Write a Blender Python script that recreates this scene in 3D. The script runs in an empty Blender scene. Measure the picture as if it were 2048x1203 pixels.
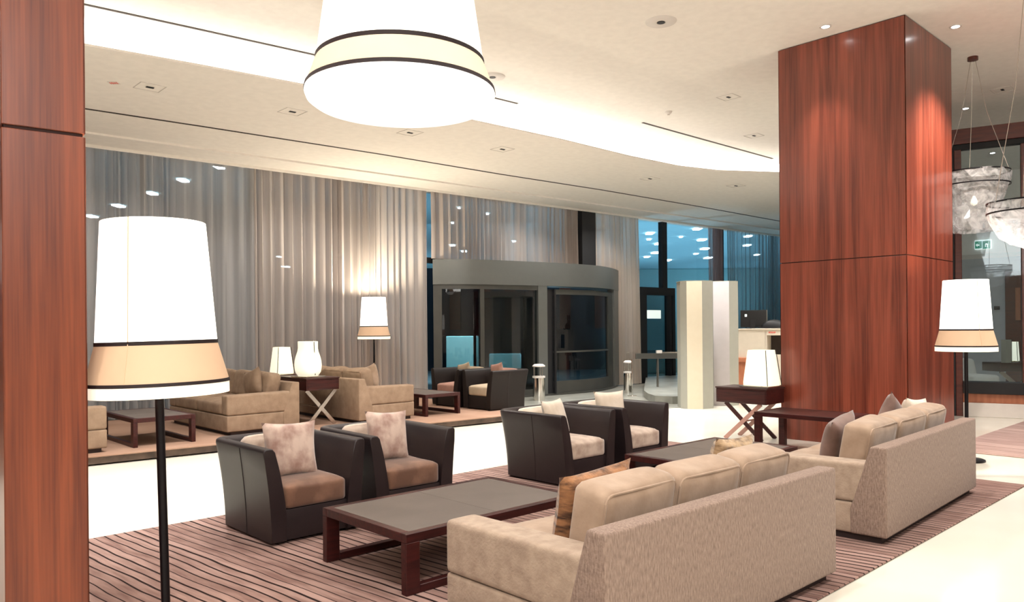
import bpy, bmesh, math, random
from mathutils import Vector, Matrix
random.seed(7)
S = bpy.context.scene
C = S.collection
PI = math.pi
R = math.radians

# ------------------------------------------------------------------ camera, world, light, exposure
YAW, ROLL, F, EYE, HY = R(43.3), R(0.5), 1530.0, 1.6, 655.0
cd = bpy.data.cameras.new('camera'); cam = bpy.data.objects.new('camera', cd); C.objects.link(cam); S.camera = cam
cd.sensor_width = 36; cd.lens = 36*F/2048; cd.shift_y = (HY-601.5)/2048; cd.clip_end = 300
cam.matrix_world = Matrix.Translation((0, 0, EYE)) @ Matrix.Rotation(-YAW, 4, 'Z') @ Matrix.Rotation(PI/2, 4, 'X') @ Matrix.Rotation(-ROLL, 4, 'Z')
S.view_settings.view_transform = 'Standard'; S.view_settings.look = 'None'
S.view_settings.gamma = 1; S.view_settings.use_curve_mapping = False
S.view_settings.exposure = 0.07
W = bpy.data.worlds.new('night'); S.world = W; W.use_nodes = True
W.node_tree.nodes['Background'].inputs[0].default_value = (.012, .035, .06, 1)
W.node_tree.nodes['Background'].inputs[1].default_value = 1.0
S.cycles.max_bounces = 7; S.cycles.diffuse_bounces = 4; S.cycles.glossy_bounces = 3
S.cycles.transmission_bounces = 5; S.cycles.transparent_max_bounces = 14
S.cycles.caustics_reflective = False; S.cycles.caustics_refractive = False
S.cycles.sample_clamp_indirect = 4.0

def light(kind, name, loc, energy, color=(1, .93, .83), **k):
    l = bpy.data.lights.new(name, kind); l.energy = energy; l.color = color
    o = bpy.data.objects.new(name, l); C.objects.link(o); o.location = loc
    aim = k.pop('aim', None)
    for a, b in k.items(): setattr(l, a, b)
    if aim is not None: o.rotation_euler = (Vector(aim)-Vector(loc)).to_track_quat('-Z', 'Y').to_euler()
    return o

def P(px, py, z=0.0):
    """floor-plan point (u, v) where the ray through a photo pixel meets height z"""
    dx, dy = px-1024, py-HY
    c, s = math.cos(-ROLL), math.sin(-ROLL)
    x, y = dx*c+dy*s, -dx*s+dy*c
    D = (EYE-z)*F/y; X = x*D/F
    return Vector((X*math.cos(YAW)+D*math.sin(YAW), -X*math.sin(YAW)+D*math.cos(YAW), z))
def PD(px, py, D):
    dx, dy = px-1024, py-HY
    c, s = math.cos(-ROLL), math.sin(-ROLL)
    x, y = dx*c+dy*s, -dx*s+dy*c
    X = x*D/F
    return Vector((X*math.cos(YAW)+D*math.sin(YAW), -X*math.sin(YAW)+D*math.cos(YAW), EYE-y*D/F))

# added spots under the lobby ceiling for general light, wide cones
WARM = (1, .965, .925)
for (u, v, z, e) in [(1.5, 3.2, 5.4, 230), (4.2, 3.0, 5.4, 230), (7.0, 3.2, 5.4, 230), (1.0, 6.0, 5.4, 260), (4.0, 6.2, 5.4, 260),
                  (7.2, 6.4, 5.4, 260), (12.5, 8.8, 4.55, 380), (6.5, .4, 5.4, 420), (9.4, 1.2, 5.4, 480), (13.5, 2.0, 5.4, 260), (2.0, 0.2, 5.4, 350), (-1.5, 3, 5.4, 300)]:
    light('SPOT', 'ceiling_fill_spot', (u, v, z), e, WARM, aim=(u, v, 0), spot_size=R(125), spot_blend=.9, shadow_soft_size=.12)
# narrow fill spots added over the bare marble lane, the platform and the entrance
for (u, v, e) in [(-2, 8.2, 700), (.6, 8.3, 760), (3.0, 8.3, 820), (5.4, 8.3, 820), (7.8, 8.2, 820), (10.2, 8.2, 800), (12.6, 8.0, 760), (11.0, 10.2, 560), (13.6, 10.2, 560), (16, 10, 480), (15.0, 7.4, 560)]:
    light('SPOT', 'ceiling_fill_spot', (u, v, 4.55), e, WARM, aim=(u, v, 0), spot_size=R(84), spot_blend=.8, shadow_soft_size=.1)
for (u, v, e) in [(1.2, 11.6, 170), (4.0, 11.7, 190), (6.9, 11.7, 190), (9.6, 11.6, 190), (12.6, 11.7, 240), (15.2, 11.5, 240)]:
    light('SPOT', 'curtain_fill', (u, v, 4.55), e, WARM, aim=(u, v+1.2, 1.2), spot_size=R(120), spot_blend=.9, shadow_soft_size=.12)  # added spots to brighten the curtains, no fittings behind them
# added fill behind the camera, standing for the unseen lobby's light
light('AREA', 'lobby_fill', (-1.6, -3.4, 4.6), 360, (1, .97, .93), aim=(4, 5, 1.0), shape='RECTANGLE', size=5, size_y=2.5)
# wall washers over the wood column
light('SPOT', 'column_washer', (9.72, 4.6, 5.42), 170, (1, .88, .80), aim=(10.25, 4.6, 0), spot_size=R(60), spot_blend=.8, shadow_soft_size=.05)
light('SPOT', 'column_washer', (11.15, 2.55, 5.42), 1100, (1, .88, .80), aim=(11.25, 3.5, .5), spot_size=R(95), spot_blend=.8, shadow_soft_size=.05)
# added teal fill spots outdoors, thrown up at the canopy
for u, v in [(18, 17.5), (24, 17.5), (30, 19), (37, 21), (22, 23), (29, 25), (36, 28), (45, 27), (44, 36), (36, 38), (28, 34)]:
    light('SPOT', 'outdoor_fill_spot', (u, v, .1), 820, (.50, .80, .98), aim=(u, v, 5), spot_size=R(150), spot_blend=.9, shadow_soft_size=.1)
for u, v in [(-6, 20), (1, 20), (8, 20), (13, 20)]:
    light('SPOT', 'outdoor_fill_spot', (u, v, .1), 190, (.66, .84, 1), aim=(u, v, 5), spot_size=R(150), spot_blend=.9, shadow_soft_size=.1)
gq = PD(950, 700, 22.5)
light('SPOT', 'teal_block_fill', (gq.x, gq.y, 4.6), 2200, (.6, .92, 1), aim=(PD(960, 700, 24.6).x, PD(960, 700, 24.6).y, .6), spot_size=R(70), spot_blend=.8, shadow_soft_size=.1)  # added spot that lights the low teal walls outdoors

# ------------------------------------------------------------------ materials
def s2l(c): return tuple(((x/255)/12.92 if x/255 <= .04045 else ((x/255+.055)/1.055)**2.4) for x in c)
def newmat(name):
    m = bpy.data.materials.new(name); m.use_nodes = True
    return m, m.node_tree.nodes, m.node_tree.links, m.node_tree.nodes['Principled BSDF']
def mat(name, rgb, rough=.5, metal=0, rgb2=None, scale=(8, 8, 8), contrast=(.35, .65), bump=0, bscale=60, coat=0, sheen=0, emit=None, estr=0, detail=4, spec=.5):
    m, N, L, b = newmat(name)
    col = (*s2l(rgb), 1)
    b.inputs['Base Color'].default_value = col
    b.inputs['Roughness'].default_value = rough; b.inputs['Metallic'].default_value = metal
    b.inputs['Coat Weight'].default_value = coat; b.inputs['Sheen Weight'].default_value = sheen
    b.inputs['Specular IOR Level'].default_value = spec
    tc = N.new('ShaderNodeTexCoord')
    mp = N.new('ShaderNodeMapping'); L.new(tc.outputs['Object'], mp.inputs[0]); mp.inputs['Scale'].default_value = scale
    nz = N.new('ShaderNodeTexNoise'); nz.inputs['Scale'].default_value = 1; nz.inputs['Detail'].default_value = detail
    L.new(mp.outputs[0], nz.inputs['Vector'])
    rp = N.new('ShaderNodeValToRGB'); rp.color_ramp.elements[0].position = contrast[0]; rp.color_ramp.elements[1].position = contrast[1]
    rp.color_ramp.elements[0].color = col
    rp.color_ramp.elements[1].color = (*s2l(rgb2 if rgb2 else tuple(min(255, c*1.02) for c in rgb)), 1)
    L.new(nz.outputs[0], rp.inputs[0]); L.new(rp.outputs[0], b.inputs['Base Color'])
    if bump:
        n2 = N.new('ShaderNodeTexNoise'); n2.inputs['Scale'].default_value = bscale; n2.inputs['Detail'].default_value = 3
        L.new(tc.outputs['Object'], n2.inputs['Vector'])
        bp = N.new('ShaderNodeBump'); bp.inputs['Strength'].default_value = bump; bp.inputs['Distance'].default_value = .01
        L.new(n2.outputs[0], bp.inputs['Height']); L.new(bp.outputs[0], b.inputs['Normal'])
    if emit:
        b.inputs['Emission Color'].default_value = (*s2l(emit), 1); b.inputs['Emission Strength'].default_value = estr
    return m

def wood(name, dark, lite, rough=.28, coat=.3, sc=1.0):
    m, N, L, b = newmat(name)
    tc = N.new('ShaderNodeTexCoord')
    mp = N.new('ShaderNodeMapping'); mp.inputs['Scale'].default_value = (9*sc, 9*sc, .35*sc); L.new(tc.outputs['Object'], mp.inputs[0])
    n1 = N.new('ShaderNodeTexNoise'); n1.inputs['Scale'].default_value = 1; n1.inputs['Detail'].default_value = 5; n1.inputs['Distortion'].default_value = .6
    L.new(mp.outputs[0], n1.inputs['Vector'])
    mp2 = N.new('ShaderNodeMapping'); mp2.inputs['Scale'].default_value = (60*sc, 60*sc, 1.2*sc); L.new(tc.outputs['Object'], mp2.inputs[0])
    n2 = N.new('ShaderNodeTexNoise'); n2.inputs['Scale'].default_value = 1; n2.inputs['Detail'].default_value = 3
    L.new(mp2.outputs[0], n2.inputs['Vector'])
    mx = N.new('ShaderNodeMix'); mx.data_type = 'FLOAT'; mx.inputs[0].default_value = .35
    L.new(n1.outputs[0], mx.inputs[2]); L.new(n2.outputs[0], mx.inputs[3])
    rp = N.new('ShaderNodeValToRGB'); e = rp.color_ramp.elements
    e[0].position = .36; e[0].color = (*s2l(dark), 1); e[1].position = .64; e[1].color = (*s2l(lite), 1)
    L.new(mx.outputs[0], rp.inputs[0]); L.new(rp.outputs[0], b.inputs['Base Color'])
    b.inputs['Roughness'].default_value = rough; b.inputs['Coat Weight'].default_value = coat; b.inputs['Coat Roughness'].default_value = .15
    return m

def glassmat(name, tint=(1, 1, 1), refl=.12, rough=.02, milk=0):
    m, N, L, b = newmat(name); N.remove(b)
    out = N['Material Output']
    t = N.new('ShaderNodeBsdfTransparent'); t.inputs[0].default_value = (*tint, 1)
    g = N.new('ShaderNodeBsdfGlossy'); g.inputs['Roughness'].default_value = rough
    fr = N.new('ShaderNodeFresnel'); fr.inputs[0].default_value = 1.5
    ad = N.new('ShaderNodeMath'); ad.operation = 'ADD'; ad.inputs[1].default_value = refl; ad.use_clamp = True
    L.new(fr.outputs[0], ad.inputs[0])
    ge = N.new('ShaderNodeNewGeometry'); iv = N.new('ShaderNodeMath'); iv.operation = 'SUBTRACT'; iv.inputs[0].default_value = 1; L.new(ge.outputs['Backfacing'], iv.inputs[1])
    mu = N.new('ShaderNodeMath'); mu.operation = 'MULTIPLY'; L.new(ad.outputs[0], mu.inputs[0]); L.new(iv.outputs[0], mu.inputs[1])
    mx = N.new('ShaderNodeMixShader'); L.new(mu.outputs[0], mx.inputs[0]); L.new(t.outputs[0], mx.inputs[1]); L.new(g.outputs[0], mx.inputs[2])
    last = mx.outputs[0]
    if milk:
        d = N.new('ShaderNodeBsdfTranslucent'); d2 = N.new('ShaderNodeBsdfDiffuse'); ml = N.new('ShaderNodeMixShader'); L.new(d.outputs[0], ml.inputs[1]); L.new(d2.outputs[0], ml.inputs[2])
        tc = N.new('ShaderNodeTexCoord'); nz = N.new('ShaderNodeTexNoise'); nz.inputs['Scale'].default_value = 7; nz.inputs['Detail'].default_value = 5; nz.inputs['Distortion'].default_value = 1.5; L.new(tc.outputs['Object'], nz.inputs['Vector'])
        mr = N.new('ShaderNodeMapRange'); mr.inputs[1].default_value = .35; mr.inputs[2].default_value = .65; mr.inputs[3].default_value = milk*.4; mr.inputs[4].default_value = min(1, milk*1.5); L.new(nz.outputs[0], mr.inputs[0])
        m3 = N.new('ShaderNodeMixShader'); L.new(mr.outputs[0], m3.inputs[0]); L.new(last, m3.inputs[1]); L.new(ml.outputs[0], m3.inputs[2]); last = m3.outputs[0]
    L.new(last, out.inputs[0])
    return m

def sheer(name, rgb, see=.25):
    m, N, L, b = newmat(name); N.remove(b)
    out = N['Material Output']
    tc = N.new('ShaderNodeTexCoord'); mp = N.new('ShaderNodeMapping'); mp.inputs['Scale'].default_value = (7, 7, .05)
    L.new(tc.outputs['Object'], mp.inputs[0])
    nz = N.new('ShaderNodeTexNoise'); nz.inputs['Scale'].default_value = 1; nz.inputs['Detail'].default_value = 4; L.new(mp.outputs[0], nz.inputs['Vector'])
    mr = N.new('ShaderNodeMapRange'); mr.inputs[1].default_value = .3; mr.inputs[2].default_value = .7
    mr.inputs[3].default_value = max(0, see-.14); mr.inputs[4].default_value = see+.14; L.new(nz.outputs[0], mr.inputs[0])
    d = N.new('ShaderNodeBsdfDiffuse'); d.inputs[0].default_value = (*s2l(rgb), 1)
    tl = N.new('ShaderNodeBsdfTranslucent'); tl.inputs[0].default_value = (*s2l(rgb), 1)
    m1 = N.new('ShaderNodeMixShader'); m1.inputs[0].default_value = .3; L.new(d.outputs[0], m1.inputs[1]); L.new(tl.outputs[0], m1.inputs[2])
    t = N.new('ShaderNodeBsdfTransparent')
    mx = N.new('ShaderNodeMixShader'); L.new(mr.outputs[0], mx.inputs[0]); L.new(m1.outputs[0], mx.inputs[1]); L.new(t.outputs[0], mx.inputs[2])
    L.new(mx.outputs[0], out.inputs[0])
    return m

def stripes(name, base, base2, line, ang, period, tw=.1, wob=.02, plank=0):
    """striped woven carpet: fine dark lines at uneven spacing"""
    m, N, L, b = newmat(name)
    tc = N.new('ShaderNodeTexCoord')
    mp = N.new('ShaderNodeMapping'); mp.inputs['Rotation'].default_value = (0, 0, ang); L.new(tc.outputs['Object'], mp.inputs[0])
    nz = N.new('ShaderNodeTexNoise'); nz.inputs['Scale'].default_value = 1.3; nz.inputs['Detail'].default_value = 2; L.new(mp.outputs[0], nz.inputs['Vector'])
    sx = N.new('ShaderNodeSeparateXYZ'); L.new(mp.outputs[0], sx.inputs[0])
    ma = N.new('ShaderNodeMath'); ma.operation = 'MULTIPLY_ADD'; L.new(nz.outputs[0], ma.inputs[0]); ma.inputs[1].default_value = wob*4; L.new(sx.outputs[0], ma.inputs[2])
    dv = N.new('ShaderNodeMath'); dv.operation = 'DIVIDE'; L.new(ma.outputs[0], dv.inputs[0]); dv.inputs[1].default_value = period
    fr = N.new('ShaderNodeMath'); fr.operation = 'FRACT'; L.new(dv.outputs[0], fr.inputs[0])
    fl = N.new('ShaderNodeMath'); fl.operation = 'FLOOR'; L.new(dv.outputs[0], fl.inputs[0])
    wn = N.new('ShaderNodeTexWhiteNoise'); wn.noise_dimensions = '1D'; L.new(fl.outputs[0], wn.inputs['W'])
    # line width varies from stripe to stripe
    mr = N.new('ShaderNodeMapRange'); L.new(wn.outputs[0], mr.inputs[0]); mr.inputs[3].default_value = tw*.45; mr.inputs[4].default_value = tw*1.7
    lt = N.new('ShaderNodeMath'); lt.operation = 'LESS_THAN'; L.new(fr.outputs[0], lt.inputs[0]); L.new(mr.outputs[0], lt.inputs[1])
    n2 = N.new('ShaderNodeTexNoise'); n2.inputs['Scale'].default_value = 3; n2.inputs['Detail'].default_value = 6
    mp2 = N.new('ShaderNodeMapping'); mp2.inputs['Scale'].default_value = (6, .8, 1); L.new(mp.outputs[0], mp2.inputs[0]); L.new(mp2.outputs[0], n2.inputs['Vector'])
    ad = N.new('ShaderNodeMath'); ad.operation = 'MULTIPLY_ADD'; L.new(wn.outputs[0], ad.inputs[0]); ad.inputs[1].default_value = .35; L.new(n2.outputs[0], ad.inputs[2])
    rp = N.new('ShaderNodeValToRGB'); rp.color_ramp.elements[0].position = .4; rp.color_ramp.elements[1].position = .85
    rp.color_ramp.elements[0].color = (*s2l(base), 1); rp.color_ramp.elements[1].color = (*s2l(base2), 1); L.new(ad.outputs[0], rp.inputs[0])
    mx = N.new('ShaderNodeMix'); mx.data_type = 'RGBA'; L.new(lt.outputs[0], mx.inputs[0]); L.new(rp.outputs[0], mx.inputs[6]); mx.inputs[7].default_value = (*s2l(line), 1)
    L.new(mx.outputs[2], b.inputs['Base Color']); b.inputs['Roughness'].default_value = .9; b.inputs['Specular IOR Level'].default_value = .15
    bp = N.new('ShaderNodeBump'); bp.inputs['Strength'].default_value = .5; bp.inputs['Distance'].default_value = .004; bp.invert = True
    L.new(lt.outputs[0], bp.inputs['Height']); L.new(bp.outputs[0], b.inputs['Normal'])
    return m

M = {}
M['floor'] = mat('cream_marble', (226, 221, 206), .12, rgb2=(236, 232, 220), scale=(.5, .5, .5), spec=.5)
M['plaster'] = mat('white_plaster', (243, 238, 231), .9, spec=.1)
M['plaster_cool'] = mat('grey_plaster', (188, 192, 198), .9, spec=.1)
M['slot'] = mat('dark_slot', (40, 28, 20), .7)
M['wood_col'] = wood('red_cherry_veneer', (88, 36, 26), (140, 70, 52), .28, .25)
M['wood_left'] = wood('orange_cherry_veneer', (84, 31, 14), (132, 63, 34), .35, .1, sc=1.6)
M['joint'] = mat('dark_joint', (45, 18, 12), .8)  # dark brown core showing in the panel joints
M['wenge'] = mat('wenge_wood', (44, 15, 15), .38, rgb2=(66, 24, 22), scale=(3, 40, 40), spec=.35)
M['wenge_top'] = mat('wenge_top', (50, 24, 22), .35, rgb2=(62, 32, 30), scale=(3, 30, 30), spec=.4)
M['leather_top'] = mat('taupe_leather_inset', (92, 82, 76), .55, rgb2=(98, 88, 82), scale=(4, 4, 4), bump=.05)
M['leather'] = mat('dark_brown_leather', (34, 25, 27), .42, rgb2=(40, 30, 32), scale=(3, 3, 3), bump=.08, bscale=180, spec=.4)
M['leather_far'] = mat('espresso_leather', (24, 18, 17), .55, rgb2=(28, 21, 19), scale=(3, 3, 3), bump=.05, bscale=150, spec=.25)
M['seam'] = mat('dark_stitching', (34, 22, 24), .7)
M['velvet_brown'] = mat('brown_velvet', (96, 64, 46), .8, rgb2=(136, 98, 76), scale=(5, 5, 5), contrast=(.45, .75), bump=.08, bscale=40, sheen=.3)
M['velvet_beige'] = mat('beige_velvet', (160, 136, 120), .8, rgb2=(196, 176, 160), scale=(9, 9, 9), contrast=(.35, .65), bump=.08, bscale=40, sheen=.4)
M['velvet_pink'] = mat('rose_beige_velvet', (150, 116, 104), .8, rgb2=(206, 182, 168), scale=(9, 9, 7), contrast=(.32, .62), bump=.1, bscale=30, sheen=.5)
M['velvet_cream'] = mat('cream_velvet', (205, 188, 168), .8, rgb2=(226, 212, 196), scale=(6, 6, 6), bump=.08, bscale=30, sheen=.4)
M['cushion_far'] = mat('tan_linen', (160, 144, 122), .85, rgb2=(172, 154, 132), scale=(6, 6, 6), bump=.05)
M['cushion_pink'] = mat('dusty_pink_linen', (150, 112, 100), .85, rgb2=(166, 128, 114), scale=(6, 6, 6), bump=.05)
M['sofa'] = mat('tan_chenille', (150, 130, 114), .95, rgb2=(170, 150, 132), scale=(14, 14, 14), contrast=(.3, .62), bump=.3, bscale=70, sheen=.15, detail=8, spec=.2)
M['sofa_back'] = mat('streaked_chenille', (118, 98, 88), .95, rgb2=(152, 131, 118), scale=(110, 110, 28), contrast=(.30, .66), bump=.4, bscale=70, sheen=.1, detail=10, spec=.2)
M['sofa_cush'] = mat('tan_velvet', (148, 124, 104), .9, rgb2=(174, 150, 130), scale=(6, 6, 6), contrast=(.3, .7), bump=.12, bscale=50, sheen=.25, spec=.25)
M['sofa_far'] = mat('sand_chenille', (132, 110, 92), .92, rgb2=(152, 130, 110), scale=(8, 8, 8), contrast=(.3, .7), bump=.15, bscale=60, spec=.2)
M['fur'] = mat('brown_patterned_fur', (52, 28, 16), .95, rgb2=(166, 116, 76), scale=(7, 7, 34), contrast=(.38, .62), bump=1.0, bscale=26, sheen=.3)
M['fur_lite'] = mat('tan_patterned_fur', (104, 78, 52), .95, rgb2=(190, 160, 124), scale=(8, 8, 34), contrast=(.38, .62), bump=1.0, bscale=26, sheen=.3)
M['taupe'] = mat('taupe_velvet', (104, 78, 68), .85, rgb2=(126, 98, 88), scale=(6, 6, 6), bump=.06, sheen=.4)
M['plinth'] = mat('dark_plinth', (36, 22, 22), .6)
M['black_metal'] = mat('black_metal', (20, 17, 22), .35, .6)
M['steel'] = mat('brushed_steel', (190, 184, 178), .25, 1)
M['chrome'] = mat('chrome', (225, 222, 216), .12, 1)
M['dark_alu'] = mat('dark_anodised_aluminium', (66, 66, 64), .4, .35, rgb2=(74, 74, 70), scale=(2, 2, 2))
M['alu'] = mat('grey_drum_aluminium', (92, 94, 92), .38, .2)
M['black'] = mat('matt_black', (14, 14, 18), .6)
M['shade'] = mat('lit_white_fabric', (250, 246, 236), .9, emit=(255, 250, 240), estr=1.6)
M['shade_lip'] = mat('lit_cream_fabric', (250, 240, 220), .9, emit=(255, 244, 222), estr=.75)
M['shade_band'] = mat('tan_silk_band', (204, 170, 140), .7, emit=(250, 212, 172), estr=.20)
M['trim_line'] = mat('black_trim_ribbon', (30, 14, 18), .7)
M['tbl_lamp'] = mat('lit_glass_shade', (250, 246, 226), .6, emit=(255, 250, 226), estr=.62)
M['pend_shade'] = mat('lit_pendant_fabric', (250, 246, 236), .9, emit=(255, 250, 235), estr=.85)
M['pend_band'] = mat('cream_pendant_band', (222, 198, 164), .8, emit=(255, 232, 196), estr=.32)
M['diffuser'] = mat('opal_diffuser', (250, 248, 244), .7, emit=(255, 252, 246), estr=1.05)
M['strip'] = mat('cove_light_panel', (255, 255, 255), .7, emit=(255, 252, 248), estr=3.2)
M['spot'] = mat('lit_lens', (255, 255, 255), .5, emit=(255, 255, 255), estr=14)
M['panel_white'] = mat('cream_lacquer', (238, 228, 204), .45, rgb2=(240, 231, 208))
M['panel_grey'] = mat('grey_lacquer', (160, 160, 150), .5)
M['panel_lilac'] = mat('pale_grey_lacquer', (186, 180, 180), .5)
M['desk'] = mat('off_white_laminate', (222, 210, 192), .5)
M['copper_wood'] = mat('copper_brown_wood', (160, 96, 66), .5, rgb2=(176, 110, 78), scale=(20, 3, 3))
M['stone'] = mat('grey_stone', (124, 124, 116), .35, rgb2=(146, 146, 138), scale=(3, 3, 3))
M['mahogany'] = mat('mahogany', (74, 26, 18), .35, rgb2=(96, 38, 24), scale=(3, 20, 20), coat=.2)
M['teal_wall'] = mat('teal_rendered_wall', (168, 206, 206), .8)
M['night_floor'] = mat('outdoor_paving', (70, 84, 92), .6)
M['night_wall'] = mat('outdoor_dark_wall', (34, 40, 52), .8)
M['canopy'] = mat('canopy_soffit', (150, 190, 200), .9)
M['platform'] = mat('tan_carpet', (146, 116, 98), .95, rgb2=(158, 128, 110), scale=(1.5, 1.5, 1.5), bump=.1, spec=.1)
M['riser'] = mat('dark_riser', (58, 44, 36), .6, rgb2=(92, 74, 62), scale=(5, 5, 5))
M['rug'] = stripes('striped_rug', (116, 89, 82), (158, 130, 121), (38, 25, 24), R(-6), .072, .17, .016)
M['rug2'] = stripes('mauve_rug', (150, 126, 120), (180, 156, 148), (112, 90, 86), R(4), .3, .05, .02)
M['glass'] = glassmat('window_glass', (.9, .97, 1), .04)
M['door_glass'] = glassmat('door_glass', (.58, .62, .63), .0)
M['pend_glass'] = glassmat('wrinkled_glass', (.95, .96, .98), .06, .12, milk=.40)
M['clear'] = glassmat('clear_acrylic', (.97, .97, .97), .08)
M['sheer_grey'] = sheer('sheer_grey', (198, 196, 196), .28)
M['sheer_beige'] = sheer('sheer_beige', (204, 194, 188), .15)
M['sheer_door'] = sheer('sheer_taupe', (196, 182, 172), .2)
M['sheer_right'] = sheer('sheer_sand', (206, 190, 176), .08)
M['sheer_pink'] = sheer('sheer_mauve', (166, 146, 148), .12)
M['sheer_blue'] = sheer('sheer_slate', (140, 150, 156), .45)
M['exit_green'] = mat('exit_green', (10, 110, 84), .5, emit=(10, 120, 92), estr=.6)
M['exit_white'] = mat('exit_white', (236, 246, 240), .5, emit=(236, 250, 244), estr=.7)
M['red_print'] = mat('red_print', (206, 96, 84), .6)
M['leg_reflection'] = mat('rose_reflection', (176, 134, 122), .4)  # pinkish reflection on the leg put into its base colour
M['screen'] = mat('dark_screen', (12, 12, 14), .2)
M['pale_upholstery'] = mat('pale_upholstery', (214, 212, 206), .7)
M['trim_white'] = mat('fixture_white', (216, 210, 204), .6)

# ------------------------------------------------------------------ mesh helpers
def finish(bm, name, m, parent=None, smooth=False, loc=None, rotz=None):
    bmesh.ops.recalc_face_normals(bm, faces=bm.faces)
    me = bpy.data.meshes.new(name); bm.to_mesh(me); bm.free()
    if isinstance(m, (list, tuple)):
        for x in m: me.materials.append(M[x])
    else: me.materials.append(M[m])
    if smooth:
        for p in me.polygons: p.use_smooth = True
        try: me.set_sharp_from_angle(angle=R(smooth if smooth is not True else 50))
        except Exception: pass
    o = bpy.data.objects.new(name, me); C.objects.link(o)
    if parent: o.parent = parent
    if loc is not None: o.location = loc
    if rotz is not None: o.rotation_euler = (0, 0, rotz)
    return o
def tag(o, label=None, cat=None, group=None, kind=None):
    if label: o['label'] = label
    if cat: o['category'] = cat
    if group: o['group'] = group
    if kind: o['kind'] = kind
    return o
def thing(name, label, cat, loc=(0, 0, 0), rz=0, group=None):
    o = bpy.data.objects.new(name, None); C.objects.link(o); o.empty_display_size = .1
    o.location = loc; o.rotation_euler = (0, 0, rz)
    return tag(o, label, cat, group)
def copy_tree(o, parent=None):
    c = o.copy(); C.objects.link(c)
    if parent: c.parent = parent; c.matrix_parent_inverse = o.matrix_parent_inverse.copy()
    for ch in list(o.children): copy_tree(ch, c)
    return c
def dup(o, label, loc, rz=None, group=None):
    c = copy_tree(o); c.location = loc
    if rz is not None: c.rotation_euler = (c.rotation_euler[0], c.rotation_euler[1], rz)
    tag(c, label, group=group); return c
def box(bm, x0, x1, y0, y1, z0, z1, bev=0, seg=2, mi=0):
    r = bmesh.ops.create_cube(bm, size=1)
    vs = r['verts']
    for v in vs: v.co = Vector(((x0+x1)/2+v.co.x*(x1-x0), (y0+y1)/2+v.co.y*(y1-y0), (z0+z1)/2+v.co.z*(z1-z0)))
    fs = set(f for v in vs for f in v.link_faces)
    if bev:
        es = list(set(e for v in vs for e in v.link_edges))
        rr = bmesh.ops.bevel(bm, geom=es, offset=bev, segments=seg, profile=.6, affect='EDGES')
        fs = set(f for f in bm.faces if f.is_valid and f in fs) | set(rr['faces'])
    for f in fs:
        if f.is_valid: f.material_index = mi
    return vs
def bx(name, m, parent, *d, bev=.004, seg=2, smooth=None, loc=None, rotz=None):
    bm = bmesh.new(); box(bm, *d, bev=bev, seg=seg)
    return finish(bm, name, m, parent, smooth=(seg > 1 and bev > 0) if smooth is None else smooth, loc=loc, rotz=rotz)
def prism(bm, pts, z0, z1):
    a = [bm.verts.new((p[0], p[1], z0)) for p in pts]; b = [bm.verts.new((p[0], p[1], z1)) for p in pts]
    bm.faces.new(a[::-1]); bm.faces.new(b)
    n = len(pts)
    for i in range(n): bm.faces.new((a[i], a[(i+1) % n], b[(i+1) % n], b[i]))
def lathe(bm, prof, n=48, close=False, center=(0, 0)):
    rings = []
    for r, z in prof:
        rings.append([bm.verts.new((center[0]+r*math.cos(2*PI*i/n), center[1]+r*math.sin(2*PI*i/n), z)) for i in range(n)])
    for a, b in zip(rings, rings[1:]):
        for i in range(n): bm.faces.new((a[i], a[(i+1) % n], b[(i+1) % n], b[i]))
    if close:
        bm.faces.new(rings[0][::-1]); bm.faces.new(rings[-1])
    return rings
def tube(bm, pts, r, n=8):
    pts = [Vector(p) for p in pts]; rings = []
    for i, p in enumerate(pts):
        t = (pts[min(i+1, len(pts)-1)]-pts[max(i-1, 0)]).normalized()
        a = t.orthogonal().normalized() if i == 0 else (rings_a - t*rings_a.dot(t)).normalized()
        rings_a = a; b = t.cross(a)
        rings.append([bm.verts.new(p+(a*math.cos(2*PI*k/n)+b*math.sin(2*PI*k/n))*r) for k in range(n)])
    for a, b in zip(rings, rings[1:]):
        for k in range(n): bm.faces.new((a[k], a[(k+1) % n], b[(k+1) % n], b[k]))
    bm.faces.new(rings[0][::-1]); bm.faces.new(rings[-1])
def bar(bm, a, b, w, h):
    """box beam from a to b, width w horizontally across, h the other way"""
    a, b = Vector(a), Vector(b); t = (b-a).normalized()
    s = t.cross(Vector((0, 0, 1)))
    s = Vector((1, 0, 0)) if s.length < 1e-4 else s.normalized()
    k = s.cross(t)
    q = [a+s*x*w/2+k*y*h/2 for x, y in ((-1, -1), (1, -1), (1, 1), (-1, 1))]; p = [b+s*x*w/2+k*y*h/2 for x, y in ((-1, -1), (1, -1), (1, 1), (-1, 1))]
    A = [bm.verts.new(v) for v in q]; B = [bm.verts.new(v) for v in p]
    bm.faces.new(A[::-1]); bm.faces.new(B)
    for i in range(4): bm.faces.new((A[i], A[(i+1) % 4], B[(i+1) % 4], B[i]))
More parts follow.
